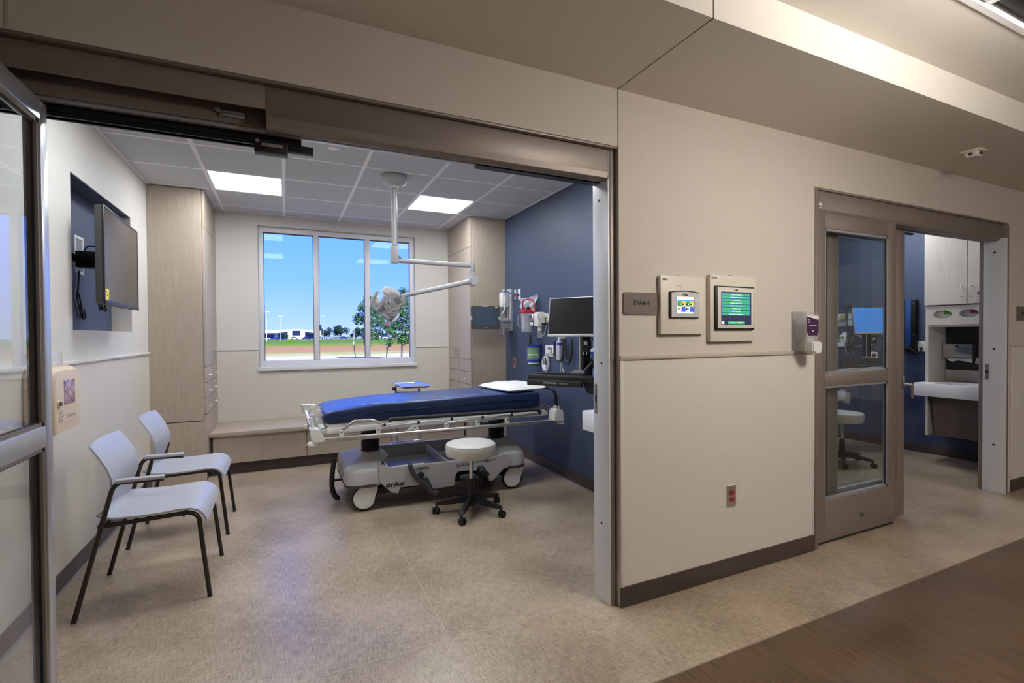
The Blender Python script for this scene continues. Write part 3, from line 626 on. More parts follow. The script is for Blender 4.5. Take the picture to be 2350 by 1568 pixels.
for k in range(4):
    obj('screen_tile', B().box(1.8515+k*cw, 1.8515+(k+1)*cw-0.0006, ys, y0-0.0150, 1.546, 1.574), 'ui_leaf' if k % 2 == 0 else 'ui_yellow', sc)
    obj('screen_icon', B().box(1.856+k*cw, 1.866+k*cw, ys-0.0005, ys, 1.554, 1.563), 'print_black', sc)
    obj('screen_icon', B().cyl((1.869+k*cw, ys, 1.5585), (1.869+k*cw, ys-0.0007, 1.5585), 0.0042, n=10), 'ui_white', sc)
    if k % 2: obj('screen_tile', B().box(1.8515+k*cw, 1.8515+(k+1)*cw-0.0006, ys, y0-0.0150, 1.517, 1.5455), 'ui_blue', sc)
    else:
        obj('screen_icon', B().box(1.855+k*cw, 1.864+k*cw, ys, y0-0.0150, 1.528, 1.538), 'print_black', sc)
        obj('screen_icon', B().box(1.868+k*cw, 1.873+k*cw, ys, y0-0.0150, 1.528, 1.538).box(1.856+k*cw, 1.873+k*cw, ys, y0-0.0150, 1.519, 1.522), 'ui_blue', sc)
obj('screen_edge', B().box(1.966, 1.970, ys, y0-0.0130, 1.509, 1.597), 'black_plastic', sc)
obj('tag', B().box(1.972, 2.001, y0-0.0150, y0-0.0138, 1.575, 1.588), 'print_white', t)
marks(6, 0.022, 0.006, face_y(1.9865, y0-0.0152, 1.5815), 'print_black', t, 5, 0.0003)
lg = obj('logo_ring', B().tube([(1.900+0.0075*math.cos(a), y0-0.0145, 1.609+0.0075*math.sin(a)) for a in [2*math.pi*k/16 for k in range(16)]], 0.0016, 6, closed=True), 'print_black', t)
text('hio', 0.013, face_y(1.916, y0-0.0142, 1.6085), 'print_black', t, bold=0.0008)
obj('barcode_tag', B().box(1.762, 1.800, y0-0.0012, y0, 1.681, 1.700), 'print_white', t)
obj('barcode', [b := B(), [b.box(1.764+k*0.0042, 1.764+k*0.0042+0.0028*(0.5+random.random()*0.6), y0-0.002, y0-0.001, 1.684, 1.694) for k in range(8)]][0], 'print_black', t)
obj('maker_plate', B().prism(rrect(1.868, 1.914, 1.652, 1.664, 0.005), y0-0.0012, y0, 'y'), 'cream_plastic', t)
marks(4, 0.014, 0.003, face_y(1.891, y0-0.0013, 1.658), 'print_grey', t)
obj('lock_tab', B().box(1.875, 1.89, y0+0.01, y0+0.02, 1.709, 1.714), 'dark_grey', t)
t.location.x += 0.037
# large master panel
t = thing('alarm_panel', 'beige wall box with a large screen listing eight green bars', 'control panel', (2.275, YF, 1.35))
obj('housing', B().box(2.099, 2.462, y0, YF, 1.354, 1.730, 0.004), 'beige_box', t)
obj('bezel_rim', B().box(2.127, 2.437, y0-0.014, y0, 1.420, 1.668, 0.004), 'black_plastic', t)
obj('bezel', B().box(2.141, 2.431, y0-0.016, y0-0.012, 1.430, 1.660, 0.002), 'cream_plastic', t)
sc = obj('screen', B().box(2.166, 2.404, y0-0.0175, y0-0.015, 1.450, 1.635), 'ui_navy', t)
rows = ['O2 Medical Pressure Low', 'O2 Medical Pressure High', 'O2 Reserve In Use', 'O2 Reserve Pressure Low', 'O2 Reserve Pressure High', 'Air Reserve In Use', 'Medical Vacuum Low', 'Medical Vacuum Pump Running']
for k, r in enumerate(rows):
    z = 1.619 - k*0.0157
    bb = obj('screen_bar', B().prism(rrect(2.1705, 2.3905, z-0.0062, z+0.0062, 0.004), y0-0.0182, y0-0.0170, 'y'), 'ui_sky', sc)
    obj('screen_bar', B().prism(rrect(2.1745, 2.3865, z-0.0056, z+0.0056, 0.003), y0-0.0187, y0-0.0178, 'y'), 'ui_green', sc)
    text(r, 0.0085, face_y(2.280, y0-0.0188, z), 'ui_white', sc, 0.0002)
obj('screen_bar', B().box(2.215, 2.350, y0-0.0185, y0-0.0170, 1.4535, 1.4695), 'ui_green', sc)
text('All Conditions NORMAL', 0.0095, face_y(2.283, y0-0.0187, 1.4615), 'ui_white', sc, 0.0002)
obj('screen_bar', B().box(2.167, 2.187, y0-0.0185, y0-0.0170, 1.4535, 1.4690), 'ui_white', sc)
marks(5, 0.014, 0.005, face_y(2.177, y0-0.0187, 1.461), 'ui_blue', sc, 3, 0.0003)
obj('logo_ring', B().tube([(2.276+0.006*math.cos(a), y0-0.0165, 1.647+0.006*math.sin(a)) for a in [2*math.pi*k/16 for k in range(16)]], 0.0014, 6, closed=True), 'print_black', t)
text('hio', 0.011, face_y(2.290, y0-0.0163, 1.6465), 'print_black', t, bold=0.0007)
obj('barcode_tag', B().box(2.108, 2.152, y0-0.0012, y0, 1.703, 1.722), 'print_white', t)
obj('barcode', [b := B(), [b.box(2.110+k*0.0046, 2.110+k*0.0046+0.003*(0.5+random.random()*0.6), y0-0.002, y0-0.001, 1.706, 1.717) for k in range(9)]][0], 'print_black', t)
obj('maker_plate', B().prism(rrect(2.252, 2.305, 1.686, 1.699, 0.005), y0-0.0012, y0, 'y'), 'cream_plastic', t)
marks(4, 0.014, 0.003, face_y(2.2785, y0-0.0013, 1.6925), 'print_grey', t)
obj('lock_tab', B().box(2.262, 2.28, y0+0.01, y0+0.02, 1.729, 1.734), 'dark_grey', t)
t.location.x += 0.042

# hand sanitizer in its clear holder
t = thing('sanitizer_dispenser', 'clear hand sanitizer holder with a purple label and white push spout', 'dispenser', (2.91, YF, 1.27))
obj('back_plate', B().box(2.852, 2.972, YF-0.004, YF, 1.280, 1.535, 0.002), 'clear_plastic', t)
obj('holder_shell', B().box(2.856, 2.859, YF-0.095, YF-0.004, 1.290, 1.528).box(2.964, 2.967, YF-0.095, YF-0.004, 1.290, 1.528).box(2.856, 2.967, YF-0.098, YF-0.095, 1.345, 1.515).box(2.856, 2.967, YF-0.095, YF-0.004, 1.286, 1.289), 'clear_plastic', t)
obj('refill', B().box(2.868, 2.955, YF-0.085, YF-0.012, 1.365, 1.505, 0.012), 'clear_plastic', t)
yl = YF-0.0995
obj('label', B().box(2.858, 2.966, yl, yl+0.0012, 1.400, 1.505), 'purple_label', t)
obj('label_top', B().prism([(2.858, 1.505), (2.858, 1.500), (2.966, 1.480), (2.966, 1.505)], yl-0.0008, yl, 'y'), 'print_white', t)
obj('label_lower', B().box(2.872, 2.955, yl, yl+0.0012, 1.384, 1.400), 'purple_label', t)
text('Hand Sanitizer', 0.012, face_y(2.912, yl-0.0004, 1.446), 'print_white', t)
obj('label_mark', B().tube([(2.878+0.009*math.cos(a), yl-0.0006, 1.474+0.009*math.sin(a)) for a in [2*math.pi*k/14 for k in range(14)]], 0.0012, 5, closed=True).cyl((2.912, yl, 1.412), (2.912, yl-0.0008, 1.412), 0.006, n=8), 'print_white', t)
obj('pump', B().cyl((2.905, YF-0.05, 1.295), (2.905, YF-0.05, 1.335), 0.030, n=14).cyl((2.905, YF-0.05, 1.335), (2.905, YF-0.05, 1.36), 0.018, n=12), 'brass', t)
obj('spout_lever', B().prism([(2.866, 1.345), (2.962, 1.346), (2.964, 1.305), (2.950, 1.274), (2.905, 1.271), (2.876, 1.287)], YF-0.128, YF-0.070, 'y', 0.007), 'white_plastic', t)

def outlet(name, label, mx, w, h, socket, plate, gang=1):
    t = thing(name, label, 'outlet'); t.matrix_world = mx      # local: x along the wall, y up, z out
    t.location = mx.translation; t.rotation_euler = mx.to_euler()
    def add(nm, b, m): o = obj(nm, b, m, None); return o
    def part(nm, b, m):
        me = bpy.data.meshes.new(nm); b.bm.to_mesh(me); b.bm.free(); me.materials.append(M[m])
        o = bpy.data.objects.new(nm, me); COL.objects.link(o); o.parent = t; return o
    part('plate', B().box(-w/2, w/2, -h/2, h/2, 0, 0.006, 0.002), plate)
    for g in range(gang):
        cx = (g-(gang-1)/2)*w/gang
        for s in (-1, 1):
            part('socket', B().loft([(0.004, cx-0.0165, cx+0.0165, s*0.0195-0.0145, s*0.0195+0.0145, 0.010), (0.0085, cx-0.0165, cx+0.0165, s*0.0195-0.0145, s*0.0195+0.0145, 0.010)], 4), socket)
            part('slot', B().box(cx-0.008, cx-0.0055, s*0.0195-0.001, s*0.0195+0.007, 0.008, 0.0090).box(cx+0.0055, cx+0.008, s*0.0195-0.001, s*0.0195+0.007, 0.008, 0.0090).box(cx-0.002, cx+0.002, s*0.0195-0.009, s*0.0195-0.005, 0.008, 0.0090), 'print_black')
    return t
outlet('power_outlet', 'red duplex outlet on a steel plate low on the corridor wall', face_y(2.326, YF-0.0042, 0.463), 0.070, 0.125, 'red_outlet', 'steel')

# motion sensor on the soffit
t = thing('occupancy_sensor', 'small square sensor on the corridor soffit', 'sensor', (4.28, 1.70, ZS))
obj('plate', B().box(4.225, 4.335, 1.645, 1.755, ZS-0.012, ZS, 0.004), 'cream_plastic', t)
obj('head', B().loft([(ZS-0.046, 4.25, 4.31, 1.67, 1.73, 0.015), (ZS-0.036, 4.243, 4.317, 1.663, 1.737, 0.015), (ZS-0.012, 4.240, 4.320, 1.66, 1.74, 0.012)]), 'cream_plastic', t)
obj('lens', B().box(4.262, 4.272, 1.655, 1.662, ZS-0.036, ZS-0.018).box(4.278, 4.290, 1.655, 1.662, ZS-0.036, ZS-0.018).box(4.236, 4.243, 1.69, 1.71, ZS-0.036, ZS-0.018), 'dark_grey', t)

# ------------------------------------------------------------------ tall cabinets and window bench
def tall_cabinet(label, x0, x1, y0, y1, fx, s):
    """front at x = fx facing direction s (+1/-1)"""
    t = thing('tall_cabinet', label, 'cabinet', ((x0+x1)/2, (y0+y1)/2, 0))
    bx0, bx1 = (x0, fx-0.022) if s > 0 else (fx+0.022, x1)
    obj('body', B().box(bx0, bx1, y0, y1, 0.0, ZC), 'wood', t)
    obj('kick', B().box(min(fx-0.03*s, fx-0.01*s), max(fx-0.03*s, fx-0.01*s), y0+0.01, y1, 0.0, 0.10), 'base_vinyl', t)
    def fr(ya, yb, za, zb): return B().box(min(fx, fx-0.020*s), max(fx, fx-0.020*s), ya, yb, za, zb, 0.0015, 1)
    ym = (y0+y1)/2; cols = ((y0+0.002, ym-0.002), (ym+0.002, y1-0.002))
    for ci, (ya, yb) in enumerate(cols):
        obj('door', fr(ya, yb, 2.462, ZC-0.004), 'wood', t)
        d = obj('door', fr(ya, yb, 1.113, 2.457), 'wood', t)
        hy = (yb-0.045) if ci == 0 else (ya+0.045)
        obj('handle', B().tube([(fx, hy, 1.155), (fx+s*0.03, hy, 1.155), (fx+s*0.03, hy, 1.255), (fx, hy, 1.255)], 0.0045, 8, fil=0.012), 'steel', d)
        for k in range(3):
            z1 = 1.108 - k*0.152; dr = obj('drawer', fr(ya, yb, z1-0.147, z1), 'wood', t); yc = (ya+yb)/2
            obj('handle', B().tube([(fx, yc-0.05, z1-0.088), (fx+s*0.028, yc-0.05, z1-0.088), (fx+s*0.028, yc+0.05, z1-0.088), (fx, yc+0.05, z1-0.088)], 0.0045, 8, fil=0.012), 'steel', dr)
            obj('lock', B().cyl((fx, yc, z1-0.035), (fx+s*0.006, yc, z1-0.035), 0.009, n=12), 'steel', dr)
    obj('lower_panel', fr(y0+0.002, y1-0.002, 0.10, 0.648), 'wood', t)
    ex0, ex1 = (x0, fx-0.024) if s > 0 else (fx+0.024, x1)
    obj('end_panel', B().box(ex0, ex1, y0-0.006, y0, 0.596, ZC-0.002, 0.001, 1), 'wood', t)
    obj('end_panel', B().box(ex0, ex1+0.02 if s > 0 else ex1, y0-0.006, y0, 0.0, 0.586, 0.001, 1), 'wood', t)
    obj('reveal', B().box(ex0, ex1, y0-0.002, y0+0.001, 0.586, 0.596), 'seam_dark', t)
    return t
tall_cabinet('tall wood-grain cabinet with drawers, standing behind the two chairs', XL, -0.695, 5.522, YB, -0.695, 1)
tall_cabinet('tall wood-grain cabinet with drawers beside the dark blue wall', 2.009, XR, 5.485, YB, 2.009, -1)
t = thing('bench_seat', 'low wood-grain bench running under the window between the tall cabinets', 'bench', (0.66, 6.0, 0))
obj('seat_top', B().box(-0.693, 2.007, 5.632, YB-0.003, 0.398, 0.440, 0.003), 'wood_h', t)
obj('carcass', B().box(-0.693, 2.007, 5.685, YB-0.003, 0.118, 0.398).box(-0.693, 2.007, 5.730, YB-0.003, 0.0, 0.118), 'wood', t)
for a, c in ((-0.665, 0.197), (0.203, 1.098), (1.104, 1.98)): obj('front_panel', B().box(a, c, 5.664, 5.685, 0.118, 0.392, 0.0015, 1), 'wood', t)
obj('filler', B().box(-0.693, -0.668, 5.675, 5.686, 0.118, 0.398).box(1.984, 2.007, 5.675, 5.686, 0.118, 0.398), 'seam_dark', t)

# ------------------------------------------------------------------ television in the wall recess
t = thing('television', 'black flat television with a yellow sticker mounted in the blue recess', 'television', (-1.0, 4.09, 1.6))
tvm = Matrix.Translation((-0.985, 4.095, 1.90)) @ Matrix.Rotation(math.radians(1.8), 4, 'Z')
obj('casing', B().box(-0.045, -0.004, -0.43, 0.43, -0.295, 0.295, 0.008, mx=tvm).box(-0.075, -0.04, -0.30, 0.30, -0.22, 0.20, 0.012, mx=tvm), 'dark_grey', t)
obj('screen', B().box(-0.006, -0.001, -0.418, 0.418, -0.272, 0.283, mx=tvm), 'tv_screen', t)
obj('bezel', B().box(-0.008, 0.001, -0.432, -0.418, -0.296, 0.297, 0.002, mx=tvm).box(-0.008, 0.001, 0.418, 0.432, -0.296, 0.297, 0.002, mx=tvm).box(-0.008, 0.001, -0.43, 0.43, 0.283, 0.297, 0.002, mx=tvm).box(-0.008, 0.003, -0.43, 0.43, -0.297, -0.272, 0.002, mx=tvm), 'black_plastic', t)
obj('sticker', B().box(-0.001, 0.0003, -0.416, -0.345, -0.270, -0.205, mx=tvm), 'yellow_label', t)
obj('sticker_print', B().box(0.0003, 0.0007, -0.405, -0.39, -0.225, -0.218, mx=tvm).box(0.0003, 0.0007, -0.39, -0.375, -0.245, -0.238, mx=tvm).box(0.0003, 0.0007, -0.365, -0.355, -0.262, -0.255, mx=tvm), 'print_black', t)
obj('foot_sensor', B().box(-0.03, -0.002, 0.06, 0.12, -0.302, -0.294, 0.002, mx=tvm).box(-0.002, 0.0035, 0.12, 0.135, -0.294, -0.276, mx=tvm), 'silver_plastic', t)
t = thing('tv_bracket', 'black swing arm bracket holding the television in its recess', 'bracket', (NX, 3.9, 1.82))
obj('wall_plate', B().box(NX, NX+0.02, 3.80, 3.90, 1.79, 2.02, 0.003), 'black_metal', t)
obj('hinge', B().cyl((NX+0.045, 3.85, 1.84), (NX+0.045, 3.85, 1.99), 0.022, n=12).box(NX+0.015, NX+0.07, 3.82, 3.88, 1.87, 1.96, 0.004), 'black_metal', t)
obj('arm', B().box(NX+0.05, NX+0.08, 3.85, 4.10, 1.89, 1.935, 0.004), 'black_metal', t)
obj('tilt_head', B().box(NX+0.06, -1.055, 4.05, 4.15, 1.86, 1.965, 0.004).box(-1.075, -1.056, 4.0, 4.2, 1.78, 2.04, 0.003), 'black_metal', t)
t = thing('recessed_box', 'white recessed cable box in the television recess', 'cable box', (NX, 4.31, 1.93))
obj('rim', B().box(NX, NX+0.006, 4.235, 4.252, 1.84, 2.10).box(NX, NX+0.006, 4.372, 4.389, 1.84, 2.10).box(NX, NX+0.006, 4.25, 4.374, 2.08, 2.10).box(NX, NX+0.006, 4.25, 4.374, 1.84, 1.86), 'white_plastic', t)
obj('inside', B().box(NX, NX+0.002, 4.25, 4.374, 1.86, 2.08), 'mid_grey', t)
obj('plug', B().box(NX, NX+0.03, 4.28, 4.33, 1.92, 1.97, 0.004), 'black_plastic', t)
tag(obj('tv_power_lead', B().tube([(NX+0.02, 4.30, 1.95), (NX+0.04, 4.28, 2.0), (NX+0.08, 4.22, 2.03), (NX+0.16, 4.18, 2.01), (NX+0.21, 4.15, 1.99)], 0.006, 8, fil=0.04), 'black_plastic'), 'black cord arching from the recessed box to the television', 'cord')
tag(obj('cable_bundle', B().tube([(NX+0.012, 4.28, 1.86), (NX+0.012, 4.25, 1.72), (NX+0.014, 4.22, 1.68), (NX+0.014, 4.27, 1.60), (NX+0.014, 4.31, 1.53), (NX+0.014, 4.34, 1.56), (NX+0.014, 4.28, 1.62)], 0.005, 8, fil=0.03).tube([(NX+0.02, 4.24, 1.70), (NX+0.02, 4.28, 1.62), (NX+0.02, 4.32, 1.52), (NX+0.02, 4.36, 1.54), (NX+0.02, 4.33, 1.60)], 0.005, 8, fil=0.03), 'black_plastic'), 'loose black cable hanging on the blue back of the television recess', 'cable')
tag(obj('cable_bundle', B().tube([(-1.075, 3.98, 1.85), (-1.08, 4.0, 1.74), (-1.085, 4.04, 1.70), (-1.085, 4.0, 1.62), (-1.08, 3.96, 1.68), (-1.08, 4.02, 1.66), (-1.085, 4.03, 1.585), (-1.08, 3.98, 1.575), (-1.085, 3.96, 1.64), (-1.08, 4.04, 1.60), (-1.08, 4.07, 1.572), (-1.08, 4.10, 1.58), (-1.08, 4.05, 1.64)], 0.0055, 8, fil=0.02), 'black_plastic'), 'coiled black cable dangling behind the television lower edge', 'cable')

# ------------------------------------------------------------------ sharps container on the left wall
SXW, SX = XL+0.003, -1.022
t = thing('sharps_container', 'beige wall sharps container with a window, next to the chairs', 'sharps container', (-1.08, 3.27, 0.92))
obj('cabinet', B().loft([(0.922, SXW, SX-0.012, 3.100, 3.425, 0.012), (0.928, SXW, SX, 3.098, 3.428, 0.022), (1.205, SXW, SX, 3.098, 3.428, 0.022), (1.235, SXW, SX-0.006, 3.115, 3.412, 0.020), (1.255, SXW, SX-0.03, 3.15, 3.38, 0.014)]), 'sharps_beige', t)
wd = obj('viewing_window', B().box(SX-0.006, SX+0.0015, 3.205, 3.345, 1.058, 1.185, 0.002), 'sharps_red', t)
lk = obj('lock_collar', B().loft([(0, -0.02, 0.02, -0.02, 0.02, 0.012), (0.007, -0.018, 0.018, -0.018, 0.018, 0.012)], mx=face_px(SX-0.001, 3.140, 1.072)), 'sharps_beige', t)
obj('lock', B().cyl((SX+0.005, 3.140, 1.072), (SX+0.012, 3.140, 1.072), 0.011, n=12), 'dark_grey', lk)
obj('seam', B().box(SXW+0.004, SX-0.018, 3.0965, 3.0985, 1.148, 1.152).box(SXW+0.004, SX-0.018, 3.0965, 3.0985, 1.02, 1.023), 'sign_edge', t)
obj('clear_hood', B().box(SXW, SX-0.03, 3.14, 3.30, 1.256, 1.33, 0.008), 'clear_plastic', t)
cz = 1.0
dots = [(0, 0.040, 0.005), (-0.012, 0.024, 0.007), (0.010, 0.026, 0.007), (0.0, 0.006, 0.007), (-0.022, 0.004, 0.008), (0.022, 0.008, 0.008), (-0.012, -0.012, 0.007), (0.011, -0.010, 0.007), (0.0, -0.028, 0.006), (-0.018, -0.02, 0.004), (0.02, -0.022, 0.004)]
for dy, dz, r in dots: obj('logo_dot', B().cyl((SX-0.001, 3.165+dy, cz+dz), (SX+0.0012, 3.165+dy, cz+dz), r, n=12), 'print_grey', t)
text('Stericycle', 0.034, face_px(SX+0.0005, 3.292, 1.0), 'print_grey', t, 0.0003, sx=0.85)
obj('logo_rule', B().box(SX-0.001, SX+0.001, 3.215, 3.375, 0.968, 0.970), 'print_grey', t)

# ------------------------------------------------------------------ guest chairs
def guest_chair(label, y0, y1, arms):
    t = thing('guest_chair', label, 'chair', (-0.67, (y0+y1)/2, 0))
    r = 0.0115
    for y in (y0, y1):
        yi = y + (0.012 if y == y0 else -0.012)
        if arms:
            obj('rear_leg', B().tube([(-0.957, y, 0.004), (-0.797, y, 0.640), (-0.770, y, 0.668), (-0.582, y, 0.662)], r, 10, fil=0.035), 'chair_tube', t)
            obj('armrest', B().box(-0.782, -0.580, y-0.020, y+0.020, 0.666, 0.684, 0.006), 'grey_shell', t)
        else:
            obj('rear_leg', B().tube([(-0.957, y, 0.004), (-0.815, y+(0.012 if y == y0 else -0.012), 0.600)], r, 10), 'chair_tube', t)
        obj('front_leg', B().tube([(-0.860, yi, 0.452), (-0.470, yi, 0.466), (-0.432, yi, 0.440), (-0.384, y, 0.004)], r, 10, fil=0.05), 'chair_tube', t)
        for x in (-0.957, -0.384): obj('glide', B().cyl((x, y, 0.0), (x, y, 0.012), 0.0125, n=12), 'black_plastic', t)
    # seat shell with waterfall front
    W = (y1-y0)/2 - 0.004; yc = (y0+y1)/2
    prof = [(-0.872, 0.500), (-0.850, 0.484), (-0.800, 0.478), (-0.70, 0.472), (-0.60, 0.474), (-0.52, 0.480), (-0.470, 0.478), (-0.435, 0.464), (-0.412, 0.438), (-0.400, 0.405)]
    grid = []
    for x, z in prof:
        k = 0.93 if x < -0.8 else 1.0
        grid.append([(x, yc + W*k*f, z - 0.006*(1-abs(f)) + (0.004 if abs(f) > 0.9 else 0)) for f in (-1, -0.95, -0.7, -0.35, 0, 0.35, 0.7, 0.95, 1)])
    obj('seat', B().sheet(grid, 0.009), 'grey_shell', t, 60)
    bp = [(-0.868, 0.470), (-0.862, 0.520), (-0.842, 0.580), (-0.826, 0.630), (-0.828, 0.680), (-0.848, 0.740), (-0.880, 0.800), (-0.907, 0.842), (-0.914, 0.852)]
    grid = []
    for i, (x, z) in enumerate(bp):
        k = 0.80 + 0.14*min(1, i/4) if i < 7 else 0.92 - 0.02*(i-7)
        grid.append([(x - 0.030*(1-f*f) + 0.016, yc + W*k*f, z) for f in (-1, -0.95, -0.75, -0.5, -0.25, 0, 0.25, 0.5, 0.75, 0.95, 1)])
    obj('backrest', B().sheet(grid, 0.009), 'grey_shell', t, 60)
    obj('cross_bar', B().tube([(-0.835, y0+0.01, 0.452), (-0.835, y1-0.01, 0.452)], 0.010).tube([(-0.50, y0+0.01, 0.456), (-0.50, y1-0.01, 0.456)], 0.010), 'chair_tube', t)
    return t
guest_chair('grey plastic guest chair with armrests, beside the sharps container', 3.065, 3.605, True)
guest_chair('grey plastic guest chair without armrests, beside the tall cabinet', 3.975, 4.475, False)

# ------------------------------------------------------------------ ceiling-mounted examination light
EY = 4.388
t = thing('exam_light', 'white ceiling-mounted examination light on a jointed arm', 'exam light', (0.897, EY, ZC))
obj('ceiling_mount', B().lathe([(0.001, 0), (0.108, 0), (0.108, -0.055), (0.100, -0.066), (0.045, -0.086), (0.040, -0.10), (0.001, -0.10)][::-1], Matrix.Translation((0.897, EY, ZC))), 'light_arm', t)
obj('mount_collar', B().cyl((0.897, EY, 2.71), (0.897, EY, 2.728), 0.042), 'white_plastic', t)
obj('down_pole', B().cyl((0.897, EY, 2.11), (0.893, EY, 2.72), 0.026, n=20).box(0.860, 0.925, EY-0.028, EY+0.028, 2.045, 2.20, 0.008), 'light_arm', t)
obj('pole_slot', B().box(0.892, 0.900, EY-0.0275, EY-0.025, 2.22, 2.70), 'white_plastic', t)
obj('elbow_gusset', B().prism([(0.92, 2.06), (0.975, 2.075), (0.95, 2.10), (0.92, 2.125)], EY-0.014, EY+0.014, 'y', 0.003), 'mid_grey', t)
obj('upper_arm', B().cyl((0.91, EY, 2.072), (1.625, EY, 2.064), 0.0215, n=18), 'light_arm', t)
obj('arm_joint', B().cyl((1.628, EY, 2.085), (1.628, EY, 1.955), 0.026, n=18).cyl((1.628, EY, 2.02), (1.628, EY, 2.01), 0.029, n=18), 'light_arm', t)
obj('hub', B().cyl((1.636, EY-0.05, 1.918), (1.636, EY+0.05, 1.918), 0.048, n=24, bev=0.006), 'light_arm', t)
obj('lower_arm', B().tube([(1.60, EY, 1.912), (0.95, EY, 1.755)], [0.023, 0.019], 14), 'light_arm', t)
hm = Matrix.Translation((0.84, EY, 1.66)) @ Matrix.Rotation(math.radians(14), 4, 'X') @ Matrix.Translation((-0.84, -EY, -1.66))
hd = obj('lamp_head', B().prism([(0.742, 1.600), (0.852, 1.522), (0.880, 1.540), (0.905, 1.600), (0.940, 1.660), (0.968, 1.690), (0.955, 1.725), (0.920, 1.765), (0.868, 1.800), (0.800, 1.778), (0.765, 1.700), (0.735, 1.650)], EY-0.035, EY+0.03, 'y', 0.010, mx=hm), 'light_arm', t)
obj('head_cowl', B().prism([(0.775, 1.775), (0.785, 1.815), (0.83, 1.842), (0.89, 1.815), (0.93, 1.79), (0.95, 1.755), (0.87, 1.76)], EY-0.005, EY+0.06, 'y', 0.012, mx=hm), 'white_plastic', hd)
obj('yoke', B().prism([(0.935, 1.74), (0.975, 1.765), (0.985, 1.70), (0.955, 1.665), (0.92, 1.69)], EY-0.03, EY+0.045, 'y', 0.006, mx=hm), 'light_arm', hd)
obj('lens_ring', B().prism([(0.842 + 0.058*math.cos(a)*0.86 - 0.02*math.sin(a), 1.663 + 0.085*math.sin(a)) for a in [2*math.pi*k/28 for k in range(28)]], EY-0.040, EY-0.034, 'y', mx=hm), 'silver_plastic', hd)
for k in range(6):
    a = math.radians(75 + 60*k); cx, czl = 0.842 + 0.034*math.cos(a) - 0.012*math.sin(a), 1.663 + 0.052*math.sin(a)
    rf = obj('reflector', B().lathe([(0.0165, 0.0), (0.018, 0.004), (0.0165, 0.006), (0.008, -0.003), (0.001, -0.003)], hm @ frame_mx((cx, EY-0.040, czl), (1, 0, 0), (0, 0, 1)), 16), 'steel', hd)
    obj('bulb', B().sph((cx, EY-0.043, czl), 0.0075, mx=hm, u=10, v=6), 'white_plastic', rf)
for (cx, czl, n, L, ang) in ((0.905, 1.722, 9, 0.05, -38), (0.775, 1.645, 9, 0.042, 35), (0.865, 1.565, 8, 0.032, 38)):
    vm = hm @ Matrix.Translation((cx, EY-0.0352, czl)) @ Matrix.Rotation(math.radians(ang), 4, 'Y')
    for k in range(n): obj('vent_slot', B().box(-L/2, L/2, -0.0012, 0.001, (k-n/2)*0.0075, (k-n/2)*0.0075+0.003, mx=vm), 'dark_grey', hd)
obj('grip', B().tube([(0.735, EY-0.02, 1.795), (0.690, EY-0.02, 1.725), (0.688, EY-0.02, 1.665), (0.748, EY-0.01, 1.605)], [0.014]*1 + [0.016]*100, 10, fil=0.04, mx=hm) if False else B().tube([(0.735, EY-0.02, 1.795), (0.690, EY-0.02, 1.725), (0.688, EY-0.02, 1.665), (0.755, EY-0.01, 1.605)], 0.0155, 10, fil=0.04, mx=hm), 'light_arm', hd)
obj('grip', B().tube([(0.925, EY-0.02, 1.605), (0.915, EY-0.03, 1.575), (0.880, EY-0.03, 1.530), (0.850, EY-0.01, 1.535)], 0.013, 10, fil=0.02, mx=hm), 'white_plastic', hd)
obj('sterile_cap', B().sph((0.735, EY-0.0, 1.705), 0.036, (0.75, 0.7, 1.25), mx=hm), 'white_plastic', hd)

# ------------------------------------------------------------------ stretcher, mattress, pillow
def caster(t, x, y, face):
    c = obj('caster', B().cyl((x, y-0.022, 0.1), (x, y+0.022, 0.1), 0.099, n=32, bev=0.012), 'rubber', t)
    f = face
    arc = [(x-0.006 + 0.086*math.cos(q), 0.106 + 0.086*math.sin(q)) for q in [math.radians(118 + 210*k/18) for k in range(19)]]
    ya, yb = sorted((y+f*0.020, y+f*0.040))
    obj('wheel_cover', B().prism(arc + [(x+0.078, 0.115), (x+0.096, 0.160), (x+0.100, 0.215), (x-0.030, 0.215)], ya, yb, 'y', 0.007), 'bed_white', c)
    obj('fork', B().box(x-0.04, x+0.08, y-0.034, y+0.034, 0.202, 0.222).cyl((x, y, 0.20), (x, y, 0.24), 0.02, n=12), 'bed_white', c)
t = thing('hospital_stretcher', 'grey wheeled hospital stretcher carrying a blue mattress, in the open exam room', 'stretcher', (1.2, 4.36, 0))
YN, YFR = 3.985, 4.745
def hood(x0, x1, xi0, xi1, cx):
    return B().loft([(0.205, x0, x1, YN-0.004, YFR+0.004, 0.09), (0.315, x0, x1, YN-0.004, YFR+0.004, 0.10), (0.335, x0+0.008, x1-0.008, YN+0.004, YFR-0.004, 0.10), (0.352, x0+0.035, x1-0.03, YN+0.03, YFR-0.03, 0.10), (0.372, xi0-0.05, xi1+0.05, 4.16, 4.57, 0.10), (0.395, xi0, xi1, 4.24, 4.48, 0.07), (0.41, xi0+0.01, xi1-0.01, 4.25, 4.47, 0.06)], 8)
obj('foot_hood', hood(0.418, 0.735, 0.575, 0.745, 0), 'bed_shell', t, 50)
obj('head_hood', hood(1.715, 2.000, 1.745, 1.965, 0), 'bed_shell', t, 50)
for x0, x1 in ((0.414, 0.72), (1.74, 2.004)):
    obj('bumper_band', B().loft([(0.196, x0, x1, YN-0.008, YFR+0.008, 0.095), (0.218, x0, x1, YN-0.008, YFR+0.008, 0.095)], 8), 'dark_grey', t)
obj('foot_stripe', B().box(0.4155, 0.42, 4.15, 4.60, 0.255, 0.275), 'mid_grey', t)
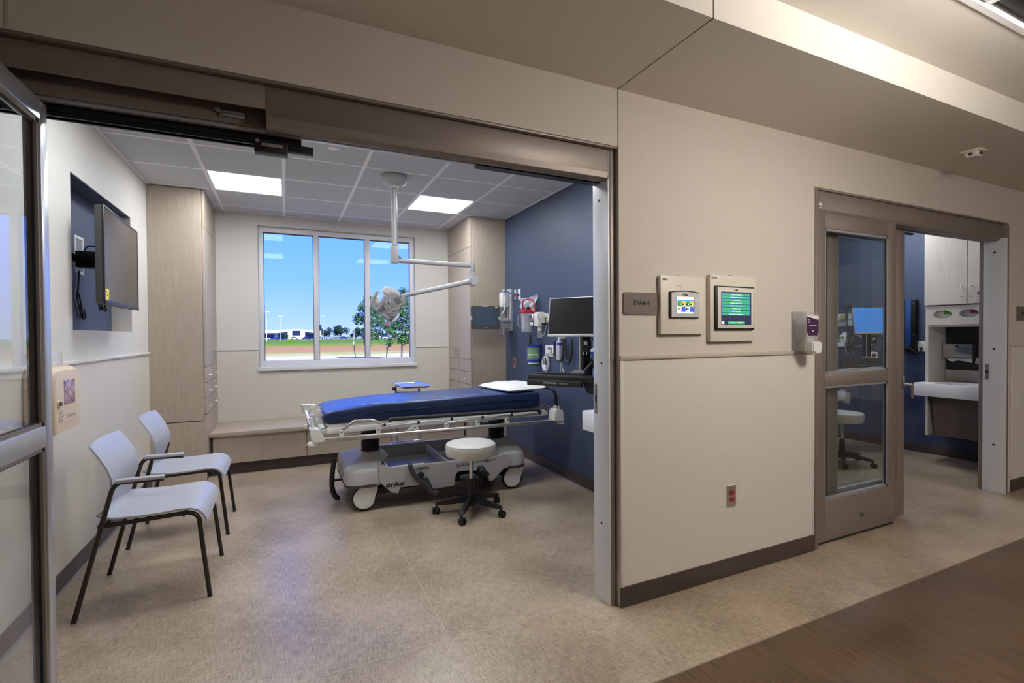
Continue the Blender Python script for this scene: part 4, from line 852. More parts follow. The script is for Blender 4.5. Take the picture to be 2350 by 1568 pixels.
skirt = [(0.665, 0.353), (0.707, 0.357), (0.735, 0.345), (0.769, 0.333), (1.218, 0.327), (1.701, 0.324), (1.770, 0.335), (1.817, 0.335), (1.822, 0.225), (1.785, 0.215), (1.746, 0.191), (1.70, 0.15), (1.653, 0.113), (1.635, 0.108), (1.619, 0.114), (1.597, 0.199), (1.564, 0.261), (1.53, 0.275), (1.508, 0.255), (1.500, 0.215), (1.453, 0.229), (1.333, 0.232), (1.312, 0.209), (1.295, 0.116), (1.123, 0.112), (1.092, 0.132), (1.05, 0.160), (0.834, 0.164), (0.829, 0.140), (0.819, 0.116), (0.767, 0.131), (0.673, 0.226)]
obj('side_skirt', B().prism(skirt, YN-0.012, YN+0.016, 'y', 0.003), 'bed_shell', t)
obj('side_skirt', B().prism(skirt, YFR-0.016, YFR+0.012, 'y', 0.003), 'bed_shell', t)
obj('tray_floor', B().box(0.72, 1.76, YN+0.01, YFR-0.01, 0.225, 0.245), 'bed_shell', t)
obj('tray_wall', B().box(0.73, 0.745, YN+0.01, YFR-0.01, 0.24, 0.345).box(1.725, 1.74, YN+0.01, YFR-0.01, 0.24, 0.335).box(0.73, 1.74, YFR-0.07, YFR-0.016, 0.24, 0.365).box(1.235, 1.26, YN+0.01, YFR-0.01, 0.24, 0.332, 0.006), 'bed_shell', t)
obj('tray_lip', B().box(0.77, 1.05, YN+0.012, YN+0.045, 0.318, 0.333, 0.004), 'white_plastic', t)
obj('chassis', B().box(0.55, 1.9, 4.05, 4.12, 0.125, 0.205, 0.006).box(0.55, 1.9, 4.60, 4.67, 0.125, 0.205, 0.006).box(0.62, 0.70, 4.05, 4.67, 0.13, 0.2).box(1.80, 1.88, 4.05, 4.67, 0.13, 0.2).box(0.66, 0.84, 4.02, 4.05, 0.12, 0.17), 'black_metal', t)
def bellows(x, y, z0, z1, n):
    prof = [(0.001, z0)]; h = (z1-z0)/n
    for k in range(n): prof += [(0.068, z0+k*h), (0.080, z0+(k+0.5)*h)]
    prof += [(0.068, z1), (0.001, z1)]
    return B().lathe(prof, Matrix.Translation((x, y, 0)), 20)
obj('lift_bellows', bellows(0.662, 4.36, 0.405, 0.66, 11), 'rubber', t, 20)
obj('lift_bellows', bellows(1.853, 4.36, 0.405, 0.66, 11), 'rubber', t, 20)
# litter frame and deck
obj('litter_frame', B().box(0.24, 2.24, 4.02, 4.06, 0.640, 0.685, 0.004).box(0.24, 2.24, 4.66, 4.70, 0.640, 0.685, 0.004).box(0.24, 0.29, 4.02, 4.70, 0.640, 0.685, 0.004).box(2.19, 2.24, 4.02, 4.70, 0.640, 0.685, 0.004).box(0.55, 0.77, 4.24, 4.48, 0.655, 0.70).box(1.74, 1.96, 4.24, 4.48, 0.655, 0.70), 'bed_white', t)
obj('deck', B().box(0.30, 2.15, 4.04, 4.68, 0.685, 0.713, 0.004), 'bed_white', t)
obj('drainage_hook', B().tube([(0.38, 4.03, 0.64), (0.42, 4.03, 0.575), (0.70, 4.03, 0.575), (0.74, 4.03, 0.61)], 0.0045, 8, fil=0.015), 'steel', t)
obj('release_lever', B().tube([(1.52, 4.02, 0.628), (1.60, 4.015, 0.610), (1.72, 4.02, 0.635)], 0.011, 8, fil=0.03), 'rubber', t)
# corner bumpers
for y, f in ((3.95, -1), (4.76, 1)):
    y0_, y1_ = (y-0.04, y+0.075) if f < 0 else (y-0.075, y+0.04)
    ft = obj('foot_bumper', B().prism([(0.155, 0.712), (0.225, 0.700), (0.262, 0.630), (0.262, 0.605), (0.18, 0.600), (0.168, 0.630)], y0_, y1_, 'y', 0.006), 'bed_white', t)
    obj('bumper_wheel', B().cyl((0.175, y, 0.578), (0.175, y, 0.604), 0.040, 0.034, n=20, bev=0.006), 'bed_white', ft)
    obj('push_post', B().tube([(0.185, y, 0.70), (0.165, y+0.0*f, 0.79)], 0.014, 10), 'bed_white', ft)
    hb = obj('head_bumper', B().prism([(2.245, 0.60), (2.255, 0.690), (2.275, 0.712), (2.300, 0.705), (2.345, 0.695), (2.352, 0.600), (2.30, 0.590)], y0_, y1_, 'y', 0.006), 'bed_white', t)
    obj('bumper_wheel', B().cyl((2.335, y, 0.566), (2.335, y, 0.592), 0.040, 0.034, n=20, bev=0.006), 'bed_white', hb)
    obj('pole_socket', B().cyl((2.290, y+0.02, 0.70), (2.290, y+0.02, 0.735), 0.017, n=14).cyl((2.325, y+0.02, 0.70), (2.325, y+0.02, 0.728), 0.014, n=14), 'bed_white', hb)
    # lower rail tube, pivots, folded side rail
    obj('bumper_rail', B().cyl((0.26, y, 0.615), (2.25, y, 0.598), 0.0165, n=16), 'steel', t)
    for x, z in ((0.385, 0.662), (0.662, 0.657), (1.224, 0.647), (1.505, 0.648), (1.787, 0.646)):
        pv = obj('rail_pivot', B().prism(rrect(x-0.016, x+0.016, 0.61, z+0.013, 0.012), y-0.012, y+0.012, 'y'), 'bed_white', t)
        obj('pivot_bolt', B().cyl((x, y-0.014, z), (x, y+0.014, z), 0.006, n=10), 'black_plastic', pv)
    pv = obj('rail_latch', B().prism([(0.885, 0.615), (0.885, 0.628), (0.94, 0.664), (0.968, 0.664), (0.988, 0.645), (0.988, 0.615)], y-0.010, y+0.010, 'y', 0.003), 'bed_white', t)
    obj('pivot_bolt', B().cyl((0.955, y-0.013, 0.65), (0.955, y+0.013, 0.65), 0.006, n=10).cyl((0.905, y-0.013, 0.63), (0.905, y+0.013, 0.63), 0.004, n=8).box(0.92, 0.955, y-0.0125, y-0.010, 0.624, 0.629), 'print_black', pv)
    yr = y - f*0.02
    obj('rail_loop', B().tube([(0.385, yr, 0.664), (0.484, yr, 0.736), (0.620, yr, 0.734), (0.707, yr, 0.690)], 0.0115, 10, fil=0.02), 'steel', t)
    for a, c in (((0.70, 0.668), (0.985, 0.684)), ((0.985, 0.684), (1.278, 0.686)), ((1.24, 0.660), (1.56, 0.682)), ((1.52, 0.662), (1.84, 0.680)), ((1.80, 0.660), (2.13, 0.676))):
        obj('rail_link', B().cyl((a[0], yr, a[1]), (c[0], yr, c[1]), 0.0085, n=10), 'steel', t)
    for x, z in ((0.712, 0.685), (0.991, 0.684), (1.278, 0.688), (1.559, 0.682), (1.84, 0.682), (2.125, 0.676)): obj('rail_hinge', B().sph((x, yr, z), 0.015, (1, 0.7, 1), 10, 8), 'black_plastic', t)
    obj('rail_grip', B().tube([(0.745, yr+f*0.0, 0.716), (0.770, yr, 0.728), (2.06, yr, 0.712), (2.115, yr, 0.705), (2.135, yr, 0.676)], 0.0165, 10, fil=0.03), 'soft_black', t)
    caster(t, 0.565, YN+0.05 if f < 0 else YFR-0.05, f); caster(t, 1.868, YN+0.05 if f < 0 else YFR-0.05, f)
obj('push_bar', B().tube([(0.165, 3.955, 0.785), (0.150, 4.02, 0.80), (0.150, 4.69, 0.80), (0.165, 4.755, 0.785)], 0.0125, 10, fil=0.03) if False else B().tube([(0.160, 4.755, 0.735), (0.172, 4.36, 0.70), (0.185, 3.96, 0.70)], 0.0125, 10), 'bed_white', t)
obj('foot_cap', B().lathe([(0.001, 0.0), (0.032, 0.0), (0.045, 0.055), (0.047, 0.066), (0.001, 0.068)], Matrix.Translation((0.165, 4.755, 0.72)), 16).box(0.165, 0.245, 4.73, 4.78, 0.74, 0.785, 0.008), 'bed_white', t)
obj('foot_strap', B().box(0.235, 0.262, 4.28, 4.30, 0.66, 0.80).box(0.25, 0.275, 4.44, 4.46, 0.66, 0.80), 'bed_white', t)
# fold-down pole at the head
obj('pole', B().tube([(2.300, 3.97, 0.72), (2.305, 3.98, 0.84), (2.285, 4.02, 0.895), (2.20, 4.14, 0.900)], 0.0145, 12, fil=0.05), 'black_metal', t)
obj('push_handle', B().tube([(2.29, 4.0, 0.695), (2.27, 4.20, 0.715), (2.27, 4.5, 0.715), (2.29, 4.72, 0.695)], 0.011, 10, fil=0.04), 'steel', t)
# pedals
obj('brake_pedal', B().tube([(0.364, 4.35, 0.345), (0.346, 4.35, 0.255), (0.342, 4.35, 0.13), (0.360, 4.35, 0.06), (0.386, 4.35, 0.03)], 0.021, 12, fil=0.05).sph((0.364, 4.35, 0.345), 0.021, u=10, v=8).sph((0.386, 4.35, 0.032), 0.022, u=10, v=8), 'soft_black', t)
obj('brake_shaft', B().cyl((0.35, 4.35, 0.185), (0.42, 4.35, 0.185), 0.011, n=10), 'soft_black', t)
obj('brake_mark', B().box(0.3235, 0.326, 4.338, 4.362, 0.075, 0.11), 'red_plastic', t)
obj('pump_pedal', B().tube([(0.912, 3.945, 0.338), (0.950, 3.945, 0.245), (1.040, 3.945, 0.165), (1.075, 3.945, 0.10), (1.140, 3.945, 0.078)], [0.018]*3 + [0.024]*40 if False else 0.021, 10, fil=0.05).sph((0.912, 3.945, 0.340), 0.0205, u=10, v=8).prism([(1.00, 0.215), (1.06, 0.225), (1.105, 0.12), (1.06, 0.10)], 3.935, 3.965, 'y', 0.008), 'dark_grey', t)
obj('pedal_boss', B().cyl((1.005, 3.93, 0.25), (1.005, 3.985, 0.25), 0.024, n=14), 'black_plastic', t)
obj('steer_pedal', B().prism([(1.34, 0.185), (1.37, 0.200), (1.49, 0.195), (1.50, 0.165), (1.36, 0.155)], 3.90, 4.0, 'y', 0.01), 'dark_grey', t)
obj('neutral_pedal', B().prism([(1.51, 0.225), (1.545, 0.240), (1.60, 0.200), (1.60, 0.180), (1.52, 0.185)], 3.90, 4.0, 'y', 0.008).box(1.50, 1.56, 3.975, 4.02, 0.11, 0.20), 'black_plastic', t)
text('stryker', 0.052, face_y(0.798, YN-0.0125, 0.195), 'print_black', t, 0.0006, bold=0.0018)
obj('skirt_stripe', B().box(1.47, 1.68, YN-0.0135, YN-0.0115, 0.295, 0.304), 'mid_grey', t)
def pictogram(cx, cz, w, h, m='print_black'):
    b = B(); r = 0.0014
    b.tube([(cx-w/2, YN-0.0125, cz-h/2), (cx+w/2, YN-0.0125, cz-h/2), (cx+w/2, YN-0.0125, cz+h/2), (cx-w/2, YN-0.0125, cz+h/2)], r, 5, closed=True); return b
obj('pictogram', pictogram(1.02, 0.300, 0.12, 0.018).box(0.995, 1.045, YN-0.0132, YN-0.0115, 0.297, 0.3035), 'print_black', t)
for k in range(3): obj('pictogram', pictogram(1.335+k*0.045, 0.285+(0.004 if k == 1 else 0), 0.036, 0.024).box(1.325+k*0.045, 1.345+k*0.045, YN-0.0132, YN-0.0115, 0.280, 0.286), 'print_black', t)
obj('pictogram', pictogram(1.600, 0.298, 0.060, 0.026).box(1.582, 1.618, YN-0.0132, YN-0.0115, 0.289, 0.293).cyl((1.60, YN-0.0135, 0.305), (1.60, YN-0.0115, 0.305), 0.004, n=8), 'print_black', t)
stretcher = t

t = thing('mattress', 'dark blue vinyl mattress lying on the stretcher', 'mattress', (1.22, 4.36, 0.713))
def ztop(x):
    P = [(0.27, 0.795), (0.30, 0.812), (0.5, 0.832), (0.72, 0.850), (0.90, 0.853), (1.2, 0.855), (1.55, 0.866), (2.0, 0.866), (2.13, 0.862), (2.165, 0.852)]
    for (a, b_), (c, d) in zip(P, P[1:]):
        if x <= c: return b_ + (d-b_)*(x-a)/(c-a)
    return P[-1][1]
def mattress_mesh():
    t_ = bmesh.new(); rings = []
    XS = [0.262, 0.266, 0.28, 0.31] + [0.31 + (2.13-0.31)*k/60 for k in range(1, 61)] + [2.15, 2.163, 2.168]
    for i, x in enumerate(XS):
        e = 1.0 if 2 < i < len(XS)-3 else (0.985 if i in (2, len(XS)-3) else (0.965 if i in (1, len(XS)-2) else 0.94))
        w_ = 0.338*e; zt = ztop(x) - (1-e)*0.12; zb = 0.714 + (1-e)*0.25
        wob = 0.004*math.sin(x*31) + 0.003*math.sin(x*67+1)
        sec = [(-w_+0.03, zb), (-w_+0.008, zb+0.008), (-w_-wob*0.6, zb+0.03), (-w_+0.004+wob, zb+0.055), (-w_-wob*0.3, (zb+zt)/2+0.018), (-w_+0.001, zt-0.014), (-w_+0.006, zt-0.004), (-w_+0.018, zt), (-w_*0.6, zt+0.004), (0, zt+0.006)]
        sec = sec + [(-a, b_) for a, b_ in reversed(sec[:-1])]
        rings.append([t_.verts.new((x, 4.36+a, b_)) for a, b_ in sec])
    n = len(rings[0])
    for a, b_ in zip(rings, rings[1:]):
        for k in range(n): t_.faces.new((a[k], a[(k+1) % n], b_[(k+1) % n], b_[k]))
    t_.faces.new(list(reversed(rings[0]))); t_.faces.new(rings[-1])
    bmesh.ops.recalc_face_normals(t_, faces=t_.faces)
    b = B(); b._in(t_); return b
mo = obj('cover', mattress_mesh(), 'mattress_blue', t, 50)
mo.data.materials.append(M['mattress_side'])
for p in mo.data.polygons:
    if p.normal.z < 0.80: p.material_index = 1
obj('piping', B().tube([(0.259, 4.05, 0.775), (0.258, 4.36, 0.785), (0.259, 4.67, 0.775)], 0.003, 6), 'mattress_print', t)
obj('side_seam', B().tube([(x, 4.36-0.3395, ztop(x)-0.062) for x in [0.32 + k*0.06 for k in range(31)]], 0.0022, 5), 'mattress_side', t)
sl = math.atan2(ztop(0.8)-ztop(0.5), 0.3)
text('Comfortgel', 0.060, frame_mx((0.66, 4.075, ztop(0.66)+0.0045), (math.cos(sl*0.6), 0, math.sin(sl*0.6)), (0, 1, 0)), 'mattress_print', t, 0.0012, sx=1.15)
marks(34, 0.46, 0.026, frame_mx((1.42, 4.075, ztop(1.42)+0.0045), (math.cos(0.03), 0, math.sin(0.03)), (0, 1, 0)), 'mattress_print', t, 4, 0.0012)
# pillow
def pillow_mesh():
    t_ = bmesh.new(); N, K = 22, 18; V = {}
    for s_ in (1, -1):
        for i in range(N+1):
            for j in range(K+1):
                u, v = 2*i/N-1, 2*j/K-1
                edge = max(0, (1-abs(u)**3.2))**0.42 * max(0, (1-abs(v)**3.2))**0.42
                x, y = u*0.235*(1-0.05*v*v), v*0.315*(1-0.05*u*u)
                hh = (0.040 if s_ > 0 else 0.026)*edge + 0.004*math.sin(u*7+v*3)*edge*(s_ > 0)
                V[s_, i, j] = t_.verts.new((x, y, 0.024 + s_*hh + (0.0 if s_ > 0 else 0)))
        for i in range(N):
            for j in range(K):
                f = (V[s_, i, j], V[s_, i+1, j], V[s_, i+1, j+1], V[s_, i, j+1])
                t_.faces.new(f if s_ > 0 else f[::-1])
    bmesh.ops.remove_doubles(t_, verts=t_.verts, dist=0.0008)
    b = B(); b._in(t_, Matrix.Translation((2.02, 4.34, 0.872)) @ Matrix.Rotation(math.radians(6), 4, 'Z') @ Matrix.Rotation(math.radians(-1), 4, 'Y')); return b
tag(obj('pillow', pillow_mesh(), 'pillow', None, 60), 'flat white pillow at the head of the blue mattress', 'pillow')

# ------------------------------------------------------------------ stool
t = thing('rolling_stool', 'round cream stool on a black five-star base, in front of the stretcher', 'stool')
obj('seat', B().lathe([(0.001, 0.452), (0.175, 0.452), (0.192, 0.458), (0.199, 0.475), (0.199, 0.525), (0.196, 0.540), (0.186, 0.549), (0.12, 0.556), (0.001, 0.560)], None, 40), 'vinyl_seat', t)
obj('seam_piping', B().tube([(0.195*math.cos(a), 0.195*math.sin(a), 0.540) for a in [2*math.pi*k/40 for k in range(40)]], 0.0022, 5, closed=True), 'print_grey', t)
obj('gas_lift', B().cyl((0, 0, 0.25), (0, 0, 0.45), 0.0145, n=16), 'chrome', t)
obj('collar', B().cyl((0, 0, 0.435), (0, 0, 0.453), 0.024, n=16), 'black_plastic', t)
obj('column', B().cyl((0, 0, 0.085), (0, 0, 0.265), 0.028, 0.025, n=18).cyl((0, 0, 0.06), (0, 0, 0.135), 0.042, 0.032, n=18), 'black_plastic', t)
for k in range(5):
    a = math.radians(20 + 72*k); rm = Matrix.Rotation(a, 4, 'Z')
    lg = obj('leg', B().prism([(0.03, 0.075), (0.03, 0.125), (0.10, 0.122), (0.27, 0.088), (0.285, 0.078), (0.285, 0.066), (0.25, 0.064)], -0.019, 0.019, 'y', 0.006, mx=rm), 'black_plastic', t)
    x, y = 0.272*math.cos(a), 0.272*math.sin(a); ca = a + 1.1
    cm = Matrix.Translation((x, y, 0)) @ Matrix.Rotation(ca, 4, 'Z')
    obj('caster', B().cyl((0.012, -0.024, 0.026), (0.012, -0.006, 0.026), 0.026, n=18, bev=0.004, mx=cm).cyl((0.012, 0.006, 0.026), (0.012, 0.024, 0.026), 0.026, n=18, bev=0.004, mx=cm).box(-0.004, 0.022, -0.008, 0.008, 0.02, 0.05, 0.003, mx=cm).cyl((0, 0, 0.04), (0, 0, 0.07), 0.008, n=10, mx=cm), 'black_plastic', lg)
stool = t
t.location = (1.325, 3.635, 0); t.rotation_euler = (0, 0, math.radians(-2))

# ------------------------------------------------------------------ instrument tray stand
t = thing('tray_stand', 'steel instrument tray stand behind the stretcher', 'tray stand', (1.15, 5.0, 0))
obj('tray', B().loft([(0.884, 1.045, 1.285, 4.735, 5.225, 0.03), (0.888, 1.03, 1.30, 4.715, 5.245, 0.035), (0.902, 1.022, 1.308, 4.705, 5.255, 0.04), (0.904, 1.018, 1.312, 4.700, 5.26, 0.04), (0.902, 1.026, 1.304, 4.71, 5.25, 0.036), (0.892, 1.036, 1.294, 4.722, 5.238, 0.03)]), 'steel', t)
obj('tray_holder', B().tube([(1.03, 5.06, 0.885), (1.03, 5.06, 0.815), (1.27, 5.06, 0.805), (1.27, 5.06, 0.885)], 0.009, 8, fil=0.02), 'steel', t)
for x in (1.03, 1.27): obj('post', B().cyl((x, 5.06, 0.075), (x, 5.06, 0.84), 0.0125, n=12), 'chrome', t)
obj('clamp_knob', B().cyl((0.992, 5.06, 0.855), (1.022, 5.06, 0.855), 0.020, n=8, bev=0.003), 'black_plastic', t)
obj('base_hoop', B().tube([(0.94, 4.86, 0.07), (0.93, 4.90, 0.33), (1.35, 4.90, 0.33), (1.36, 4.86, 0.07)], 0.013, 10, fil=0.05), 'chrome', t)
obj('base_runner', B().tube([(0.94, 4.84, 0.075), (0.94, 5.24, 0.075)], 0.013).tube([(1.36, 4.84, 0.075), (1.36, 5.24, 0.075)], 0.013).tube([(0.94, 5.06, 0.075), (1.36, 5.06, 0.075)], 0.013), 'chrome', t)
obj('foot_pedal', B().box(1.01, 1.05, 4.93, 5.03, 0.09, 0.16, 0.008), 'blue_plastic', t)
for x in (0.94, 1.36):
    for y in (4.86, 5.22): obj('caster', B().cyl((x-0.012, y, 0.026), (x+0.012, y, 0.026), 0.026, n=16).cyl((x, y, 0.04), (x, y, 0.075), 0.007, n=8), 'rubber', t)

# ------------------------------------------------------------------ computer workstation on a wall channel
def workstation(label):
    t = thing('computer_workstation', label, 'workstation', (1.758, 3.5, 1.0))
    u, nn = Vector((0.56, -0.8285, 0)), Vector((0.8285, 0.56, 0))
    mx = frame_mx((1.758, 3.5, 0), u, nn, (0, 0, 1))
    obj('keyboard_tray', B().box(0.002, 0.56, 0.012, 0.27, 1.032, 1.084, 0.012, mx=mx), 'black_plastic', t)
    obj('palm_rest', B().box(0.0, 0.47, 0.0, 0.05, 0.998, 1.046, 0.006, mx=mx), 'soft_black', t)
    obj('tray_clamp', B().prism([(0.46, 1.05), (0.60, 1.05), (0.60, 0.98), (0.55, 0.945), (0.50, 0.945), (0.48, 0.98)], 0.05, 0.16, 'y', 0.008, mx=mx), 'black_plastic', t)
    text('STRONGARM', 0.020, mx @ frame_mx((0.205, -0.0005, 1.022), (1, 0, 0), (0, 0, 1)), 'print_grey', t, 0.0004, bold=0.0007)
    text('healthcare', 0.018, mx @ frame_mx((0.325, -0.0005, 1.022), (1, 0, 0), (0, 0, 1)), 'print_grey', t, 0.0004)
    obj('keyboard', B().box(0.05, 0.46, 0.07, 0.20, 1.084, 1.096, 0.004, mx=mx), 'soft_black', t)
    obj('column', B().cyl((0.40, 0.22, 1.08), (0.40, 0.22, 1.50), 0.018, n=14, mx=mx).box(0.355, 0.445, 0.235, 0.26, 1.10, 1.45, 0.004, mx=mx), 'black_metal', t)
    obj('column_strip', B().box(0.372, 0.378, 0.20, 0.206, 1.10, 1.385, mx=mx), 'chrome', t)
    obj('column_foot', B().prism([(0.29, 1.086), (0.44, 1.086), (0.43, 1.115), (0.36, 1.120), (0.335, 1.112)], 0.15, 0.22, 'y', 0.004, mx=mx), 'steel', t)
    mm = mx @ Matrix.Translation((0.425, 0.085, 1.535)) @ Matrix.Rotation(math.radians(3), 4, 'Z') @ Matrix.Rotation(math.radians(-9), 4, 'X')
    mo = obj('monitor', B().box(-0.262, 0.262, 0.0, 0.022, -0.152, 0.160, 0.004, mx=mm).box(-0.15, 0.15, 0.02, 0.05, -0.09, 0.10, 0.012, mx=mm), 'silver_plastic', t)
    obj('screen', B().box(-0.256, 0.256, -0.0015, 0.004, -0.130, 0.154, mx=mm), 'screen_black', mo)
    obj('chin', B().box(-0.262, 0.262, -0.003, 0.01, -0.153, -0.131, 0.002, mx=mm), 'silver_plastic', mo)
    obj('power_button', B().cyl((0.02, -0.0045, -0.142), (0.02, -0.002, -0.142), 0.003, n=8, mx=mm), 'print_black', mo)
    obj('tilt_mount', B().box(0.37, 0.45, 0.13, 0.23, 1.47, 1.58, 0.006, mx=mx), 'black_metal', t)
    pb = obj('power_brick', B().box(0.405, 0.475, 0.165, 0.205, 1.262, 1.360, 0.008, mx=mx), 'black_plastic', t)
    obj('brick_label', B().box(0.425, 0.452, 0.1635, 0.1655, 1.318, 1.343, mx=mx), 'print_white', pb)
    obj('brick_plug', B().box(0.412, 0.418, 0.175, 0.18, 1.240, 1.263, mx=mx).box(0.44, 0.446, 0.175, 0.18, 1.240, 1.263, mx=mx), 'chrome', pb)
    obj('cable', B().tube([(0.46, 0.2, 1.38), (0.52, 0.22, 1.33), (0.50, 0.24, 1.25), (0.45, 0.23, 1.20), (0.50, 0.22, 1.165), (0.56, 0.22, 1.20), (0.60, 0.24, 1.28)], 0.005, 8, fil=0.03, mx=mx), 'black_plastic', t)
    obj('cable', B().tube([(0.50, 0.20, 1.38), (0.54, 0.21, 1.32), (0.58, 0.22, 1.30), (0.62, 0.25, 1.38)], 0.005, 8, fil=0.03, mx=mx), 'black_plastic', t)
    obj('cable', B().tube([(0.42, 0.10, 1.03), (0.44, 0.06, 0.985), (0.49, 0.08, 0.975), (0.53, 0.12, 0.99)], 0.0025, 6, fil=0.03, mx=mx), 'white_plastic', t)
    obj('cable', B().tube([(0.55, 0.10, 0.99), (0.57, 0.16, 0.93), (0.60, 0.26, 0.90), (0.63, 0.36, 1.15)], 0.003, 6, fil=0.04, mx=mx), 'black_plastic', t)
    sc = obj('barcode_scanner', B().prism([(0.505, 1.275), (0.525, 1.300), (0.60, 1.290), (0.62, 1.270), (0.61, 1.245), (0.52, 1.250)], 0.08, 0.13, 'y', 0.008, mx=mx).prism([(0.545, 1.25), (0.585, 1.25), (0.580, 1.12), (0.55, 1.12)], 0.09, 0.12, 'y', 0.006, mx=mx), 'white_plastic', t)
    obj('scanner_band', B().prism([(0.510, 1.258), (0.515, 1.27), (0.615, 1.268), (0.610, 1.248), (0.525, 1.250)], 0.078, 0.132, 'y', 0.002, mx=mx), 'blue_plastic', sc)
    obj('scanner_stand', B().lathe([(0.001, 1.086), (0.045, 1.086), (0.04, 1.10), (0.02, 1.13), (0.001, 1.13)], mx @ Matrix.Translation((0.565, 0.105, 0)), 16), 'blue_plastic', sc)
    return t
def wall_track(label):
    t = thing('wall_track', label, 'wall track', (2.44, 3.21, 1.15))
    obj('swing_arm', B().tube([(2.395, 3.20, 1.20), (2.22, 3.21, 1.20), (2.16, 3.26, 1.10)], 0.026, 10, fil=0.06).box(2.14, 2.20, 3.22, 3.30, 1.03, 1.12, 0.006), 'black_metal', t)
    obj('wall_channel', B().box(2.405, XR, 3.155, 3.270, 1.15, 1.785, 0.006), 'black_metal', t)
    for z in (1.19, 1.37, 1.55, 1.74): obj('channel_screw', B().cyl((2.404, 3.172, z), (2.4055, 3.172, z), 0.006, n=10), 'steel', t)
    obj('channel_lip', B().box(2.402, 2.406, 3.20, 3.255, 1.15, 1.785, 0.001), 'blue_cable', t)
    obj('channel_cables', B().tube([(2.40, 3.22, 1.25), (2.38, 3.25, 1.20), (2.40, 3.20, 1.16), (2.39, 3.17, 1.20), (2.40, 3.24, 1.18), (2.37, 3.19, 1.22), (2.40, 3.16, 1.17)], 0.012, 8, fil=0.03), 'black_plastic', t)
    return t
wk = workstation('black keyboard tray and dark monitor on a swing arm beside the stretcher head')
wk2 = dup(wk, (4.092, 0, 0), 'workstation with blue sky reflection painted on its monitor, behind the second exam room glass', math.radians(25))
wt = wall_track('black wall track behind the door jamb of the open exam room')
dup(wt, (XR2-XR, 0, 0), 'tall black wall track with dangling cords beside the pale sink cabinet')
for o in wk2.children:
    if o.name.startswith('monitor'):
        for q in o.children:
            if q.name.startswith('screen'): q.data = q.data.copy(); q.data.materials[0] = M['screen_sky_sheen']

# ------------------------------------------------------------------ equipment on the blue wall of the open room
t = thing('patient_monitor', 'tablet-like patient monitor on a wall channel beside the tall cabinet', 'patient monitor', (2.2, 5.25, 1.45))
pm = Matrix.Translation((2.09, 5.20, 1.603)) @ Matrix.Rotation(math.radians(-8), 4, 'Z') @ Matrix.Rotation(math.radians(-4), 4, 'X')
cs = obj('casing', B().prism(rrect(-0.172, 0.172, -0.132, 0.132, 0.022), -0.012, 0.022, 'y', 0.004, mx=pm), 'dark_grey', t)
obj('screen', B().box(-0.135, 0.135, -0.0145, -0.010, -0.098, 0.108, mx=pm), 'tablet_screen', cs)
obj('clip', B().box(-0.178, -0.160, -0.016, 0.02, -0.03, 0.012, 0.003, mx=pm), 'silver_plastic', cs)
obj('clip', B().box(0.150, 0.178, -0.016, 0.02, -0.03, 0.012, 0.003, mx=pm), 'silver_plastic', cs)
obj('top_clip', B().box(-0.045, 0.035, -0.014, 0.02, 0.122, 0.138, 0.003, mx=pm), 'silver_plastic', cs)
obj('badge', B().box(0.11, 0.145, -0.0145, -0.011, 0.112, 0.124, mx=pm), 'print_white', cs)
marks(7, 0.05, 0.010, pm @ frame_mx((0, -0.0125, -0.115), (1, 0, 0), (0, 0, 1)), 'print_grey', cs, 2)
obj('rear_shell', B().box(0.14, 0.19, 0.0, 0.06, -0.135, 0.12, 0.015, mx=pm), 'grey_shell', t)
obj('arm', B().box(2.26, 2.43, 5.25, 5.31, 1.555, 1.585, 0.006).cyl((2.40, 5.31, 1.50), (2.40, 5.31, 1.60), 0.035, n=14).box(2.30, 2.44, 5.27, 5.35, 1.49, 1.555, 0.01), 'silver_plastic', t)
obj('channel', B().box(2.435, XR-0.001, 5.262, 5.376, 1.448, 1.950, 0.004), 'silver_plastic', t)
obj('channel_slot', B().box(2.4335, 2.436, 5.305, 5.332, 1.46, 1.93), 'mid_grey', t)
obj('power_box', B().box(2.345, 2.43, 5.30, 5.40, 1.735, 1.905, 0.008), 'white_plastic', t)
obj('cable', B().tube([(2.36, 5.31, 1.90), (2.35, 5.30, 1.94), (2.37, 5.29, 1.93), (2.36, 5.285, 1.86), (2.365, 5.30, 1.76), (2.37, 5.285, 1.82), (2.36, 5.28, 1.88), (2.375, 5.28, 1.78), (2.37, 5.29, 1.70), (2.32, 5.27, 1.64), (2.27, 5.26, 1.61)], 0.006, 8, fil=0.02), 'white_plastic', t)
obj('lead', B().tube([(2.25, 5.20, 1.47), (2.28, 5.20, 1.42), (2.32, 5.22, 1.41), (2.33, 5.25, 1.50)], 0.006, 8, fil=0.03).tube([(2.10, 5.2, 1.475), (2.12, 5.2, 1.445), (2.15, 5.2, 1.455)], 0.004, 6, fil=0.02), 'grey_shell', t)
for y0_, y1_, m_, lb in ((5.165, 5.215, 'silver_plastic', 'narrow grey gas outlet plate with a red mark above the red outlet'), (5.050, 5.110, 'white_plastic', 'white wall plate with a blue cord plugged in, near the suction canister')):
    g = thing('gas_outlet', lb, 'outlet', (XR, (y0_+y1_)/2, 1.81))
    obj('plate', B().box(XR-0.010, XR, y0_, y1_, 1.812, 1.932, 0.003), m_, g)
    obj('port', B().cyl((XR-0.018, (y0_+y1_)/2, 1.865), (XR-0.009, (y0_+y1_)/2, 1.865), 0.014, n=12), 'red_plastic' if m_ == 'silver_plastic' else 'blue_cable', g)
